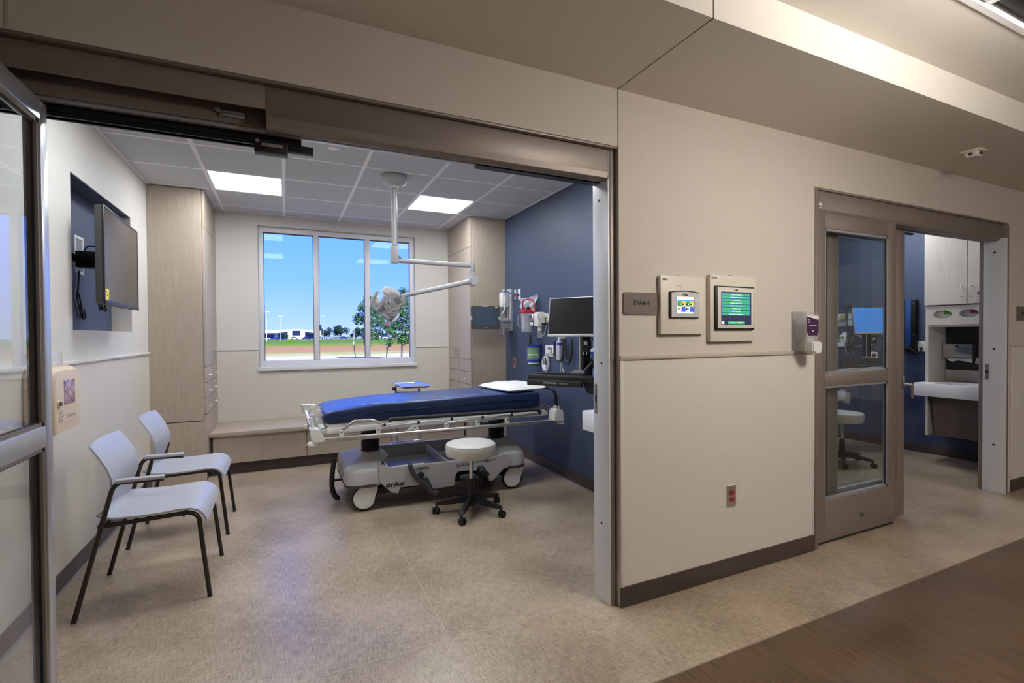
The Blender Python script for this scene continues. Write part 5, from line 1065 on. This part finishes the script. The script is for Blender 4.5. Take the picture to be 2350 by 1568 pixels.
tag(obj('blue_cord', B().tube([(2.36, 5.31, 1.915), (2.38, 5.26, 1.915), (2.40, 5.20, 1.890), (2.43, 5.12, 1.875), (XR-0.012, 5.08, 1.868)], [0.008]*60, 8, fil=0.03) if False else B().tube([(2.36, 5.31, 1.915), (2.38, 5.26, 1.915), (2.40, 5.20, 1.890), (2.43, 5.12, 1.875), (XR-0.018, 5.08, 1.866)], 0.009, 8, fil=0.03), 'blue_cable'), 'dark blue cord from the monitor channel to the white wall plate', 'cord')

t = thing('suction_canister', 'clear suction canister with a red lid and arched red hose', 'canister', (2.34, 4.66, 1.43))
cm = Matrix.Translation((2.345, 4.665, 0))
obj('jar', B().lathe([(0.052, 1.430), (0.056, 1.432), (0.064, 1.640), (0.061, 1.640), (0.053, 1.436), (0.001, 1.436)], cm, 28), 'clear_plastic', t)
obj('inner_liner', B().lathe([(0.030, 1.46), (0.034, 1.462), (0.040, 1.63), (0.037, 1.63), (0.031, 1.465)], cm @ Matrix.Translation((-0.01, 0.01, 0)), 20), 'clear_plastic', t)
obj('graduation', B().box(2.292, 2.2935, 4.62, 4.625, 1.45, 1.62), 'print_white', t)
obj('lid', B().lathe([(0.001, 1.635), (0.074, 1.635), (0.074, 1.650), (0.062, 1.662), (0.03, 1.672), (0.001, 1.674)], cm, 28), 'red_plastic', t)
obj('lid_port', B().cyl((2.325, 4.69, 1.665), (2.325, 4.69, 1.690), 0.013, n=12).cyl((2.37, 4.63, 1.665), (2.37, 4.63, 1.685), 0.012, n=12).cyl((2.30, 4.66, 1.66), (2.30, 4.66, 1.678), 0.016, n=12), 'red_plastic', t)
obj('valve', B().sph((2.36, 4.655, 1.685), 0.028, (1, 1, 0.8), 14, 8), 'black_plastic', t)
obj('hose', B().tube([(2.322, 4.70, 1.68), (2.315, 4.71, 1.74), (2.33, 4.69, 1.775), (2.36, 4.64, 1.785), (2.385, 4.58, 1.765), (2.395, 4.56, 1.70), (2.39, 4.56, 1.60), (2.385, 4.555, 1.55)], 0.0085, 10, fil=0.035), 'red_plastic', t)
obj('handle', B().tube([(2.292, 4.70, 1.62), (2.268, 4.72, 1.60), (2.268, 4.72, 1.50), (2.292, 4.70, 1.485)], 0.005, 8, fil=0.015), 'clear_plastic', t)
obj('wall_ring', B().box(2.40, XR, 4.63, 4.70, 1.55, 1.58, 0.004), 'white_plastic', t)
def crumple(w_, h_, o, seed):
    rnd = random.Random(seed); g = []
    for i in range(15):
        g.append([(o[0] - 0.016 - 0.012*rnd.random() - 0.010*math.sin(i*0.9+j*0.5), o[1] + w_*(j/17-0.5)*(0.72+0.4*(i/14)), o[2] + h_*i/14*(1-0.10*math.sin(j*math.pi/17))) for j in range(18)])
    return g
tag(obj('plastic_bag', B().sheet(crumple(0.40, 0.21, (XR-0.014, 4.80, 1.62), 5), 0.001), 'bag_film', None, 70), 'crumpled clear plastic bag on the wall behind the red-lidded canister', 'bag')
t = thing('suction_regulator', 'cream suction regulator with a round knob and clear tube, beside the canister', 'regulator', (2.40, 4.46, 1.37))
obj('body', B().box(2.345, 2.435, 4.405, 4.505, 1.485, 1.635, 0.018), 'cream_plastic', t)
obj('gauge', B().cyl((2.352, 4.515, 1.588), (2.338, 4.525, 1.588), 0.030, n=20).cyl((2.36, 4.405, 1.59), (2.36, 4.400, 1.59), 0.03, n=20), 'white_plastic', t)
obj('knob', B().cyl((2.345, 4.51, 1.512), (2.318, 4.53, 1.512), 0.020, n=16), 'cream_plastic', t)
obj('adapter', B().box(2.42, XR, 4.38, 4.44, 1.575, 1.62, 0.005).box(2.44, XR, 4.30, 4.44, 1.53, 1.60, 0.004), 'cream_plastic', t)
obj('valve', B().cyl((2.39, 4.45, 1.44), (2.39, 4.45, 1.49), 0.022, n=14), 'cream_plastic', t)
obj('trap_jar', B().cyl((2.39, 4.45, 1.37), (2.39, 4.45, 1.445), 0.026, 0.03, n=16), 'clear_plastic', t)
obj('clamp', B().box(2.385, 2.44, 4.395, 4.42, 1.50, 1.52, 0.003), 'black_plastic', t)
tag(obj('vacuum_tube', B().tube([(2.39, 4.44, 1.42), (2.40, 4.40, 1.38), (2.41, 4.37, 1.44), (2.43, 4.35, 1.55)], 0.007, 8, fil=0.03), 'clear_plastic'), 'clear tube looping below the cream regulator', 'tube')
tag(obj('coiled_cord', B().tube([(2.44+0.010*math.cos(k*1.3), 4.775+0.010*math.sin(k*1.3), 1.40-k*0.0022) for k in range(120)], 0.0042, 6), 'black_plastic'), 'black coiled cord hanging beside the green roll basket', 'cord')
t = thing('cuff_basket', 'round blue-rimmed wall basket holding a green roll', 'basket', (2.395, 4.60, 1.07))
bm_ = Matrix.Translation((2.395, 4.60, 0))
obj('rim', B().lathe([(0.070, 1.270), (0.076, 1.270), (0.076, 1.295), (0.070, 1.295)], bm_, 28), 'blue_plastic', t)
obj('lower_band', B().lathe([(0.070, 1.115), (0.074, 1.115), (0.074, 1.142), (0.070, 1.142)], bm_, 28), 'blue_plastic', t)
obj('clear_wall', B().lathe([(0.070, 1.11), (0.072, 1.11), (0.072, 1.29), (0.070, 1.29)], bm_, 28), 'clear_plastic', t)
obj('bracket', B().box(2.45, XR, 4.56, 4.64, 1.12, 1.29, 0.004), 'blue_plastic', t)
obj('side_strip', B().box(2.345, 2.350, 4.64, 4.66, 1.12, 1.28), 'blue_plastic', t)
r_ = thing('cuff_roll', 'rolled green cuff with white bands inside the blue basket', 'roll', (2.395, 4.60, 1.07))
obj('roll', B().lathe([(0.001, 1.075), (0.045, 1.075), (0.062, 1.095), (0.062, 1.265), (0.05, 1.275), (0.001, 1.275)], bm_, 24), 'green_roll', r_)
for z in (1.185, 1.095): obj('band', B().lathe([(0.060, z), (0.0635, z), (0.0635, z+0.012), (0.060, z+0.012)], bm_, 24), 'white_plastic', r_)
outlet('power_outlet', 'red duplex outlet on the blue wall beside the tall cabinet', face_nx(XR, 5.222, 1.070), 0.075, 0.118, 'red_outlet', 'steel')
t = thing('data_plate', 'wide white wall plate above the coiled white cable', 'wall plate', (XR, 4.355, 1.17))
obj('plate', B().box(XR-0.008, XR, 4.245, 4.465, 1.175, 1.292, 0.003), 'white_plastic', t)
obj('recess', B().box(XR-0.0085, XR-0.0075, 4.32, 4.41, 1.215, 1.27), 'mid_grey', t)
obj('jack', B().box(XR-0.022, XR-0.008, 4.40, 4.43, 1.19, 1.21, 0.002).box(XR-0.022, XR-0.008, 4.29, 4.32, 1.19, 1.21, 0.002), 'print_grey', t)
obj('plug', B().box(XR-0.03, XR-0.008, 4.345, 4.375, 1.20, 1.245, 0.003), 'white_plastic', t)
tag(obj('cable_coil', B().tube([(XR-0.025-0.012*math.sin(k*0.11), 4.425+(0.055+0.006*math.sin(k*0.37))*math.cos(k*0.33), 1.10+(0.075+0.006*math.cos(k*0.21))*math.sin(k*0.33)) for k in range(96)], 0.0048, 6).tube([(XR-0.03, 4.36, 1.215), (XR-0.04, 4.40, 1.20), (XR-0.035, 4.43, 1.16), (XR-0.03, 4.43, 1.10)], 0.005, 6, fil=0.03).box(XR-0.05, XR-0.03, 4.405, 4.45, 1.03, 1.09, 0.004), 'white_plastic'), 'coil of white cable hanging below the white wall plate', 'cable')
t = thing('handset', 'pale lilac handset hanging in black hose loops under the dark monitor', 'handset', (2.41, 4.06, 1.10))
obj('body', B().box(2.385, 2.425, 4.05, 4.12, 1.155, 1.335, 0.010), 'silver_plastic', t)
obj('collar', B().box(2.383, 2.428, 4.045, 4.10, 1.295, 1.325, 0.006), 'blue_plastic', t)
obj('hook', B().cyl((2.40, 4.085, 1.33), (2.40, 4.085, 1.385), 0.010, n=10).box(2.40, XR, 4.07, 4.10, 1.36, 1.39, 0.003), 'white_plastic', t)
obj('hose', B().tube([(2.395, 4.155, 1.335), (2.390, 4.150, 1.19), (2.395, 4.10, 1.14), (2.40, 4.03, 1.145), (2.40, 4.00, 1.20), (2.40, 4.0, 1.36)], 0.012, 10, fil=0.05), 'soft_black', t)
obj('hose', B().tube([(2.41, 3.985, 1.36), (2.41, 3.98, 1.17), (2.41, 3.94, 1.135), (2.41, 3.89, 1.15), (2.41, 3.87, 1.22), (2.42, 3.88, 1.36)], 0.012, 10, fil=0.05), 'soft_black', t)
obj('tail', B().tube([(2.40, 4.06, 1.15), (2.41, 4.07, 1.10), (2.42, 4.085, 1.04)], 0.004, 6).tube([(2.40, 4.05, 1.15), (2.41, 4.045, 1.10), (2.42, 4.03, 1.04)], 0.004, 6), 'white_plastic', t)
def red_quad(x, yc, zc, label):
    t = thing('power_outlet', label, 'outlet', (x, yc, zc))
    obj('plate', B().box(x-0.008, x, yc-0.065, yc+0.065, zc-0.045, zc+0.045, 0.003), 'white_plastic', t)
    for s_ in (-1, 1):
        obj('socket', B().box(x-0.012, x-0.007, yc+s_*0.03-0.02, yc+s_*0.03+0.02, zc-0.022, zc+0.022, 0.004), 'red_outlet', t)
        obj('slot', B().box(x-0.0125, x-0.0115, yc+s_*0.03-0.010, yc+s_*0.03-0.007, zc-0.006, zc+0.008).box(x-0.0125, x-0.0115, yc+s_*0.03+0.007, yc+s_*0.03+0.010, zc-0.006, zc+0.008), 'print_black', t)
    return t
red_quad(XR, 3.69, 1.105, 'white plate with two red sockets beside the white barcode scanner')
red_quad(XR2, 3.65, 1.115, 'white plate with two red sockets seen through the second room glass')

# ------------------------------------------------------------------ sink wall of the second exam room
def oval_panel(x, ys, z0, z1, ovals, th, n=32):
    """flat panel at x in (y, z) with elliptic openings; ys are the cell borders"""
    t_ = bmesh.new()
    for (ya, yb), (cy, cz_, ry, rz) in zip(zip(ys, ys[1:]), ovals):
        inn, out = [], []
        for k in range(n):
            a = 2*math.pi*k/n; c_, s_ = math.cos(a), math.sin(a)
            inn.append(t_.verts.new((x, cy + ry*c_, cz_ + rz*s_)))
            q = min(((yb-cy) if c_ > 0 else (cy-ya))/max(abs(c_), 1e-6), ((z1-cz_) if s_ > 0 else (cz_-z0))/max(abs(s_), 1e-6))
            out.append(t_.verts.new((x, cy + q*c_, cz_ + q*s_)))
        for k in range(n): t_.faces.new((inn[k], out[k], out[(k+1) % n], inn[(k+1) % n]))
        # square off the corners
        for Y_, Z_ in ((ya, z0), (ya, z1), (yb, z0), (yb, z1)):
            for k in range(n):
                p_, q_ = out[k].co, out[(k+1) % n].co
                if (abs(p_.y-Y_) < 1e-5) != (abs(q_.y-Y_) < 1e-5) and ((abs(p_.z-Z_) < 1e-5) != (abs(q_.z-Z_) < 1e-5)) and min(abs(p_.y-Y_)+abs(p_.z-Z_), 9) < 0.2:
                    v = t_.verts.new((x, Y_, Z_)); t_.faces.new((out[k], v, out[(k+1) % n]))
    bmesh.ops.recalc_face_normals(t_, faces=t_.faces); bmesh.ops.solidify(t_, geom=t_.faces[:], thickness=th)
    b = B(); b._in(t_); return b
def sink_cabinet(label):
    t = thing('upper_cabinet', label, 'cabinet', (6.5, 2.55, 1.1))
    Y0, Y1 = YK+0.004, 2.915
    obj('body', B().box(6.322, XR2-0.001, Y0, Y1, 1.685, ZC-0.002), 'wood_light', t)
    for ya, yb, hy in ((2.549, 2.913, 2.585), (Y0+0.002, 2.545, 2.512)):
        d = obj('door', B().box(6.300, 6.320, ya, yb, 1.69, ZC-0.006, 0.0015, 1), 'wood_light', t)
        obj('handle', B().tube([(6.300, hy, 1.762), (6.268, hy, 1.762), (6.268, hy, 1.868), (6.300, hy, 1.868)], 0.0045, 8, fil=0.012), 'steel', d)
        if hy < 2.55: obj('lock', B().cyl((6.301, 2.455, 1.79), (6.292, 2.455, 1.79), 0.011, n=12), 'steel', d)
    obj('glove_panel', oval_panel(6.334, [Y0, 2.652, 2.888], 1.478, 1.678, [(2.540, 1.590, 0.080, 0.042), (2.760, 1.586, 0.082, 0.044)], 0.016), 'wood_light', t)
    obj('shelf', B().box(6.330, XR2-0.001, Y0, 2.888, 1.455, 1.474), 'wood_light', t)
    obj('side_panel', B().box(6.330, XR2-0.001, 2.890, Y1, 0.28, 1.683), 'wood_light', t)
    obj('back_panel', B().box(XR2-0.012, XR2-0.001, Y0, 2.888, 0.985, 1.455), 'dark_panel', t)
    obj('backsplash', B().box(XR2-0.022, XR2-0.001, Y0, 2.888, 0.862, 0.985, 0.002), 'wood_light', t)
    return t
t = sink_cabinet('pale wood-grain cabinet with two oval glove openings above the sink')
c1 = dup(t, (XR-XR2, 0, 0), 'pale wood-grain wall cabinet behind the door jamb of the open exam room')
def sink_counter(label):
    t = thing('sink_counter', label, 'sink', (6.4, 2.55, 0.72))
    Y0 = YK+0.004
    obj('counter', B().box(6.150, 6.185, Y0, 2.940, 0.722, 0.858, 0.004).box(6.18, XR2-0.024, 2.78, 2.940, 0.722, 0.858, 0.004).box(6.18, XR2-0.024, Y0, 2.26, 0.722, 0.858).box(6.54, XR2-0.024, Y0, 2.940, 0.722, 0.858).box(6.18, 6.55, Y0, 2.90, 0.722, 0.75), 'white_solid', t)
    obj('skirt', B().prism([(6.320, 0.722), (6.345, 0.722), (6.475, 0.288), (6.450, 0.284)], Y0, 2.868, 'y') if False else B().prism([(6.300, 0.722), (6.318, 0.722), (6.398, 0.290), (6.380, 0.286)], Y0, 2.850, 'y'), 'dark_skirt', t)
    f = obj('faucet', B().tube([(6.60, 2.42, 0.858), (6.60, 2.42, 1.02), (6.55, 2.42, 1.06), (6.46, 2.42, 1.03)], 0.011, 10, fil=0.05), 'chrome', t)
    obj('faucet_base', B().box(6.57, 6.63, 2.34, 2.50, 0.858, 0.868, 0.003).tube([(6.60, 2.47, 0.868), (6.60, 2.47, 0.90), (6.54, 2.53, 0.905)], 0.007, 8, fil=0.01), 'chrome', f)
    return t
t = sink_counter('white sink counter with a slanted dark apron below the pale cabinet')
dup(t, (XR-XR2, 0, 0), 'white sink counter cut by the door jamb, beside the stretcher head')
for cy, cz_, ry, m_, lb in ((2.760, 1.586, 0.082, 'glove_green', 'white glove box with a green corner in the oval opening by the blue wall'), (2.540, 1.590, 0.080, 'glove_pink', 'white glove box with a magenta corner in the oval opening by the door jamb')):
    t = thing('glove_box', lb, 'glove box', (6.45, cy, 1.478))
    obj('carton', B().box(6.366, 6.50, cy-0.098, cy+0.098, 1.476, 1.655, 0.004), 'white_plastic', t)
    obj('print_corner', B().box(6.364, 6.3665, cy-0.090, cy+0.005, 1.588, 1.650), m_, t)
t = thing('towel_dispenser', 'steel paper towel dispenser above the sink', 'towel dispenser', (6.63, 2.75, 1.13))
obj('housing', B().box(6.585, XR2-0.013, 2.615, 2.872, 1.125, 1.268, 0.006), 'steel', t)
obj('bottom_edge', B().box(6.580, 6.60, 2.612, 2.875, 1.112, 1.126, 0.002), 'mid_grey', t)
obj('lock', B().cyl((6.585, 2.745, 1.245), (6.578, 2.745, 1.245), 0.012, n=14), 'dark_grey', t)
obj('paper', B().prism([(2.62, 1.118), (2.85, 1.118), (2.82, 1.085), (2.79, 1.078), (2.74, 1.095), (2.66, 1.080), (2.625, 1.07)], 6.60, 6.604, 'x'), 'print_white', t)
t = thing('soap_dispenser', 'small chrome soap dispenser beside the paper towel dispenser', 'dispenser', (6.66, 2.575, 1.05))
obj('body', B().box(6.615, XR2-0.013, 2.55, 2.60, 1.06, 1.12, 0.008).prism([(6.60, 1.065), (6.625, 1.12), (6.615, 1.125), (6.59, 1.075)], 2.555, 2.595, 'y'), 'chrome', t)

# equipment on the blue wall of the second room
t = thing('gas_outlet_unit', 'cream headwall panel with yellow gas outlets in the second exam room', 'wall panel', (XR2, 4.02, 1.48))
obj('plate', B().box(XR2-0.02, XR2, 3.935, 4.10, 1.480, 1.650, 0.004), 'cream_plastic', t)
obj('outlet_label', B().box(XR2-0.0225, XR2-0.019, 3.975, 4.02, 1.60, 1.635).box(XR2-0.0225, XR2-0.019, 4.04, 4.08, 1.53, 1.58), 'yellow_label', t)
obj('port', B().cyl((XR2-0.045, 4.0, 1.565), (XR2-0.018, 4.0, 1.565), 0.022, n=14).cyl((XR2-0.045, 4.062, 1.555), (XR2-0.018, 4.062, 1.555), 0.018, n=14), 'mid_grey', t)
t = thing('diagnostic_set', 'white wall diagnostic set with two black instrument heads and cords', 'diagnostic set', (XR2, 3.84, 1.46))
obj('transformer', B().box(XR2-0.07, XR2, 3.745, 3.925, 1.485, 1.655, 0.02), 'white_plastic', t)
obj('cradle_edge', B().box(XR2-0.074, XR2-0.066, 3.765, 3.905, 1.570, 1.580), 'mid_grey', t)
for y, lean in ((3.905, 1), (3.825, -1)):
    h = obj('instrument', B().cyl((XR2-0.085, y, 1.575), (XR2-0.085, y, 1.70), 0.017, n=12).tube([(XR2-0.085, y, 1.70), (XR2-0.095, y+0.01, 1.735), (XR2-0.12, y+0.04, 1.745)], 0.021, 10, fil=0.02), 'soft_black', t)
    obj('cord', B().tube([(XR2-0.085, y, 1.575), (XR2-0.085, y-0.005, 1.45), (XR2-0.08, y-0.01, 1.36)], 0.006, 8).tube([(XR2-0.08+0.014*math.cos(k*1.1), y-0.02-0.03*math.sin(k/90*math.pi)*lean+0.014*math.sin(k*1.1), 1.37-0.20*math.sin(k/90*math.pi)) for k in range(91)], 0.009, 7), 'soft_black', h)
t = thing('thermometer_unit', 'white thermometer unit with a small green display on the second room wall', 'thermometer', (XR2, 3.98, 1.2))
obj('body', B().box(XR2-0.075, XR2, 3.925, 4.005, 1.265, 1.375, 0.010), 'white_plastic', t)
obj('display', B().box(XR2-0.0765, XR2-0.074, 3.94, 3.985, 1.325, 1.350), 'glove_green', t)
obj('probe_well', B().box(XR2-0.09, XR2, 3.94, 4.09, 1.215, 1.27, 0.008).box(XR2-0.08, XR2, 4.05, 4.085, 1.26, 1.31, 0.006).cyl((XR2-0.04, 3.955, 1.37), (XR2-0.04, 3.955, 1.405), 0.025, n=12), 'white_plastic', t)
tag(obj('cable_coil', B().tube([(XR2-0.05, 3.80+0.075*math.cos(k*0.35), 1.29+0.072*math.sin(k*0.35)) for k in range(40)], 0.005, 6).tube([(XR2-0.05, 3.77, 1.5), (XR2-0.05, 3.755, 1.36)], 0.005, 6), 'white_plastic'), 'pale cable loop under the white diagnostic set', 'cable')
for y, lb in ((3.955, 'white lead hanging under the thermometer unit'), (3.865, 'white lead hanging under the pale cable loop')):
    tag(obj('lead', B().tube([(XR2-0.03, y, 1.24), (XR2-0.03, y-0.01, 1.13)], 0.006, 6), 'white_plastic'), lb, 'cable')
t = outlet('power_outlet', 'white duplex outlet with black plugs beside the black wall channel', face_nx(XR2, 3.118, 1.236), 0.072, 0.120, 'white_plastic', 'white_plastic')
tag(obj('plug_cord', B().tube([(XR2-0.012, 3.118, 1.21), (XR2-0.045, 3.118, 1.215), (XR2-0.05, 3.10, 1.16), (XR2-0.04, 3.14, 1.15), (XR2-0.05, 3.17, 1.19)], 0.007, 8, fil=0.02).box(XR2-0.035, XR2-0.0095, 3.104, 3.132, 1.20, 1.225, 0.004), 'black_plastic'), 'black plug and cord in the white outlet of the second room', 'cord')
dup(stretcher, (3.68, -0.40, 0), 'second stretcher standing behind the glass of the second exam room')
dup(stool, (4.08, -0.40, 0), 'round stool behind the glass of the second exam room', math.radians(-22))

# ------------------------------------------------------------------ outdoors
GZ = -0.30
g = B(); g.box(-700, 900, YB+0.35, 1500, GZ-0.5, GZ)
ground = struct('ground', g, 'field_ground')
me = ground.data; me.transform(Matrix.Translation(ground.location)); ground.location = (0, 0, 0)
struct('ground_lot', B().box(-260, 300, 285, 420, GZ, GZ+0.02), 'asphalt')
def leaf_blob(b_, c, r, n, size, rnd, squash=1.0):
    bm = b_.bm
    for _ in range(n):
        d = Vector((rnd.gauss(0, 1), rnd.gauss(0, 1), rnd.gauss(0, 1))).normalized()
        q = Vector(c) + Vector((d.x, d.y, d.z*squash))*r*(rnd.random()**0.45)
        a = Vector((rnd.gauss(0, 1), rnd.gauss(0, 1), rnd.gauss(0, 1))).normalized(); e = a.orthogonal().normalized()
        s_ = size*(0.6+0.8*rnd.random())
        vs = [bm.verts.new(q + a*s_), bm.verts.new(q + e*s_*0.45), bm.verts.new(q - a*s_), bm.verts.new(q - e*s_*0.45)]
        bm.faces.new(vs)
def young_tree(label, x, y, blobs, trunk_top, seed, red=None):
    rnd = random.Random(seed)
    t = thing('young_tree', label, 'tree', (x, y, GZ))
    tr = B().tube([(x, y, GZ), (x+0.03, y, GZ+1.6), (x+0.08, y, trunk_top)], [0.065, 0.05, 0.02], 8)
    for cx, cz_, r, n in blobs: tr.tube([(x+0.04, y, min(trunk_top-0.3, max(GZ+1.2, cz_-0.5))), (x+cx, y+rnd.uniform(-0.4, 0.4), cz_)], [0.025, 0.008], 6)
    obj('trunk', tr, 'bark', t)
    lb = B()
    for cx, cz_, r, n in blobs: leaf_blob(lb, (x+cx, y+rnd.uniform(-0.3, 0.3), cz_), r, n, 0.095, rnd)
    o = obj('foliage', lb, 'leaf', t); o['kind'] = 'stuff'
    if red:
        rb = B(); leaf_blob(rb, (x+red[0], y-0.7, red[1]), 0.16, 14, 0.09, rnd); o = obj('red_leaves', rb, 'red_plastic', t); o['kind'] = 'stuff'
    return t
young_tree('leafy young tree nearer the window middle, with a red leaf patch', 5.80, 38.0, [(0.0, 4.1, 0.45, 260), (-0.35, 3.5, 0.55, 380), (0.45, 3.3, 0.55, 380), (-0.75, 2.7, 0.5, 300), (0.9, 2.5, 0.6, 420), (0.1, 2.5, 0.7, 460), (1.5, 2.0, 0.5, 260), (-0.2, 1.6, 0.5, 280), (0.6, 1.5, 0.5, 260), (-0.1, 0.9, 0.35, 140)], 4.2, 3, (1.25, 2.35))
young_tree('dark green young tree tied to a stake by the window edge', 7.35, 34.0, [(0.15, 4.4, 0.4, 240), (0.3, 3.7, 0.5, 320), (-0.3, 3.2, 0.5, 320), (0.4, 2.8, 0.6, 420), (-0.2, 2.3, 0.6, 420), (0.5, 1.9, 0.6, 380), (-0.6, 1.6, 0.5, 260), (0.1, 1.2, 0.5, 320), (0.7, 1.1, 0.4, 200), (-0.9, 1.0, 0.35, 130)], 4.3, 8)
def stake(label, x, y, dx, h=1.25):
    t = thing('tree_stake', label, 'stake', (x, y, GZ))
    obj('rod', B().tube([(x, y, GZ-0.1), (x+dx*0.82, y, GZ+h*0.82)], 0.032, 6), 'stake', t)
    obj('tip', B().tube([(x+dx*0.82, y, GZ+h*0.82), (x+dx, y, GZ+h)], 0.034, 6), 'print_white', t)
stake('green stake with a white tip leaning alone on the sand', 4.66, 37.0, -0.16, 1.32)
stake('green stake with a white tip, leaning right between the young trees', 6.30, 34.2, 0.20, 1.42)
stake('green stake with a white tip, upright between the young trees', 6.22, 33.6, 0.06, 1.15)
tag(obj('tree_wire', B().tube([(4.52, 37.0, 0.75), (5.80, 38.0, 1.25)], 0.012, 5), 'dark_grey'), 'guy wire from the lone stake to the leafy young tree', 'wire')
tag(obj('tree_wire', B().tube([(6.48, 34.2, 0.85), (7.40, 34.0, 1.35)], 0.012, 5), 'dark_grey'), 'guy wire from the leaning stake to the dark young tree', 'wire')
tag(obj('tree_wire', B().tube([(6.28, 33.6, 0.7), (5.83, 38.0, 1.25)], 0.012, 5), 'dark_grey'), 'guy wire from the upright stake to the leafy young tree', 'wire')
tag(obj('mulch_ring', B().lathe([(0.001, 0.08), (0.5, 0.06), (0.75, 0.0), (0.001, 0.0)], Matrix.Translation((6.25, 37.9, GZ)), 20), 'base_vinyl'), 'brown mulch mound at the foot of the leafy young tree', 'mulch')
# long low building with a raised entrance
t = thing('dealership_building', 'long low white building with a dark entrance portal across the field', 'building', (-10, 340, GZ))
obj('wall', B().box(-75, 18, 340, 365, GZ, 3.6), 'bldg_white', t)
obj('roof', B().prism([(-75, 3.6), (18, 3.6), (18, 5.2), (14, 5.6), (6, 6.0), (-2, 5.6), (-14, 5.6), (-75, 5.4)], 337, 366, 'y'), 'bldg_roof', t)
for x0, x1 in ((-70, -62), (-58, -46), (-42, -35), (-32, -25), (-22, -15), (-12, -6), (-4, 1), (12, 17)): obj('window', B().box(x0, x1, 339.6, 340.1, 0.3, 3.2), 'bldg_glass', t)
obj('portal', B().box(1.5, 11.5, 336, 340, GZ, 5.4, 0.2), 'bldg_white', t)
obj('portal_sign', B().box(4.2, 8.8, 335.7, 336.1, 2.2, 5.0), 'car_dark', t)
obj('canopy', B().prism([(-9, 2.5), (1.5, 3.6), (1.5, 4.4), (-9, 3.0)], 336, 340, 'y').prism([(11.5, 3.6), (18, 2.8), (18, 3.4), (11.5, 4.4)], 336, 340, 'y'), 'bldg_glass', t)
t = thing('pylon_sign', 'blue and white pylon sign standing right of the white building', 'sign', (19.9, 330, GZ))
obj('pole', B().box(19.1, 20.8, 330, 330.8, GZ, 5.0), 'bldg_white', t)
obj('top_panel', B().box(19.0, 20.9, 329.8, 331, 5.0, 8.6), 'car_dark', t)
t = thing('low_building', 'low white building half hidden behind the young trees', 'building', (58, 320, GZ))
obj('wall', B().box(46, 84, 320, 332, GZ, 3.2), 'bldg_white', t); obj('roof', B().box(45, 85, 319, 333, 3.2, 3.9), 'bldg_roof', t)
for k in range(5): obj('window', B().box(49+k*7, 53+k*7, 319.7, 320.1, 0.8, 2.6), 'bldg_glass', t)
def car_mesh():
    b = B(); b.prism([(-2.2, 0.35), (2.2, 0.35), (2.25, 0.85), (1.5, 1.0), (-1.9, 1.05), (-2.25, 0.9)], -0.85, 0.85, 'y', 0.06); return b
def car(label, x, y, m):
    t = thing('parked_car', label, 'car', (0, 0, 0), 'parked cars across the field')
    obj('body', car_mesh(), m, t)
    obj('cabin', B().prism([(-1.6, 1.0), (1.0, 1.0), (0.5, 1.5), (-1.1, 1.52)], -0.75, 0.75, 'y', 0.05), 'bldg_glass', t)
    for sx_ in (-1.35, 1.35): obj('wheel', B().cyl((sx_, -0.86, 0.33), (sx_, 0.86, 0.33), 0.33, n=12), 'rubber', t)
    t.location = (x, y, GZ+0.02); return t
protos = {}
rnd = random.Random(11)
x = -30.0; k = 0
while x < 62:
    m = ('car_white', 'car_dark', 'car_grey', 'car_white', 'car_dark')[k % 5]; lb = {'car_white': 'white car in the parking lot beyond the field', 'car_dark': 'dark car in the parking lot beyond the field', 'car_grey': 'grey car in the parking lot beyond the field'}[m]
    y = 300 + rnd.uniform(-3, 12)
    if m in protos:
        c = copy_tree(protos[m]); c.location = (x, y, GZ+0.02)
    else: protos[m] = car(lb, x, y, m)
    x += 5.2 + rnd.random()*3; k += 1
def lamp_post(label, x, y, h):
    t = thing('lamp_post', label, 'lamp post', (x, y, GZ))
    obj('pole', B().cyl((x, y, GZ), (x, y, h), 0.16, 0.09, n=8), 'bldg_white', t)
    obj('head', B().box(x-1.1, x+1.1, y-0.2, y+0.2, h, h+0.18), 'bldg_white', t)
lamp_post('tall double-headed lamp post near the left end of the white building', -6.3, 205, 10.6)
lamp_post('lamp post in front of the white building entrance', -1.5, 215, 9.6)
lamp_post('lamp post right of the blue pylon sign', 17.2, 260, 11.5)
lamp_post('lamp post beside the leafy young tree', 29.5, 240, 9.4)
for i, (px_x, y, r, lb) in enumerate(((28, 400, 4.6, 'round dark tree beyond the parking lot beside the pylon sign'), (40, 410, 5.6, 'broad dark tree in the middle beyond the parking lot'), (54, 400, 5.0, 'dark tree partly behind the leafy young tree beyond the lot'), (-0.5, 296, 2.0, 'small green tree among the parked cars'), (36, 292, 1.9, 'small green shrub tree among the dark parked cars'))):
    rnd = random.Random(40+i); t = thing('far_tree', lb, 'tree', (px_x, y, GZ))
    obj('trunk', B().cyl((px_x, y, GZ), (px_x, y, r*0.9), r*0.07, n=6), 'bark', t)
    lbm = B()
    for j in range(7): leaf_blob(lbm, (px_x + r*rnd.uniform(-0.8, 0.8), y + rnd.uniform(-1, 1), r*(0.75+0.6*rnd.random())), r*0.55, 160, r*0.13, rnd)
    o = obj('foliage', lbm, 'leaf_far', t); o['kind'] = 'stuff'
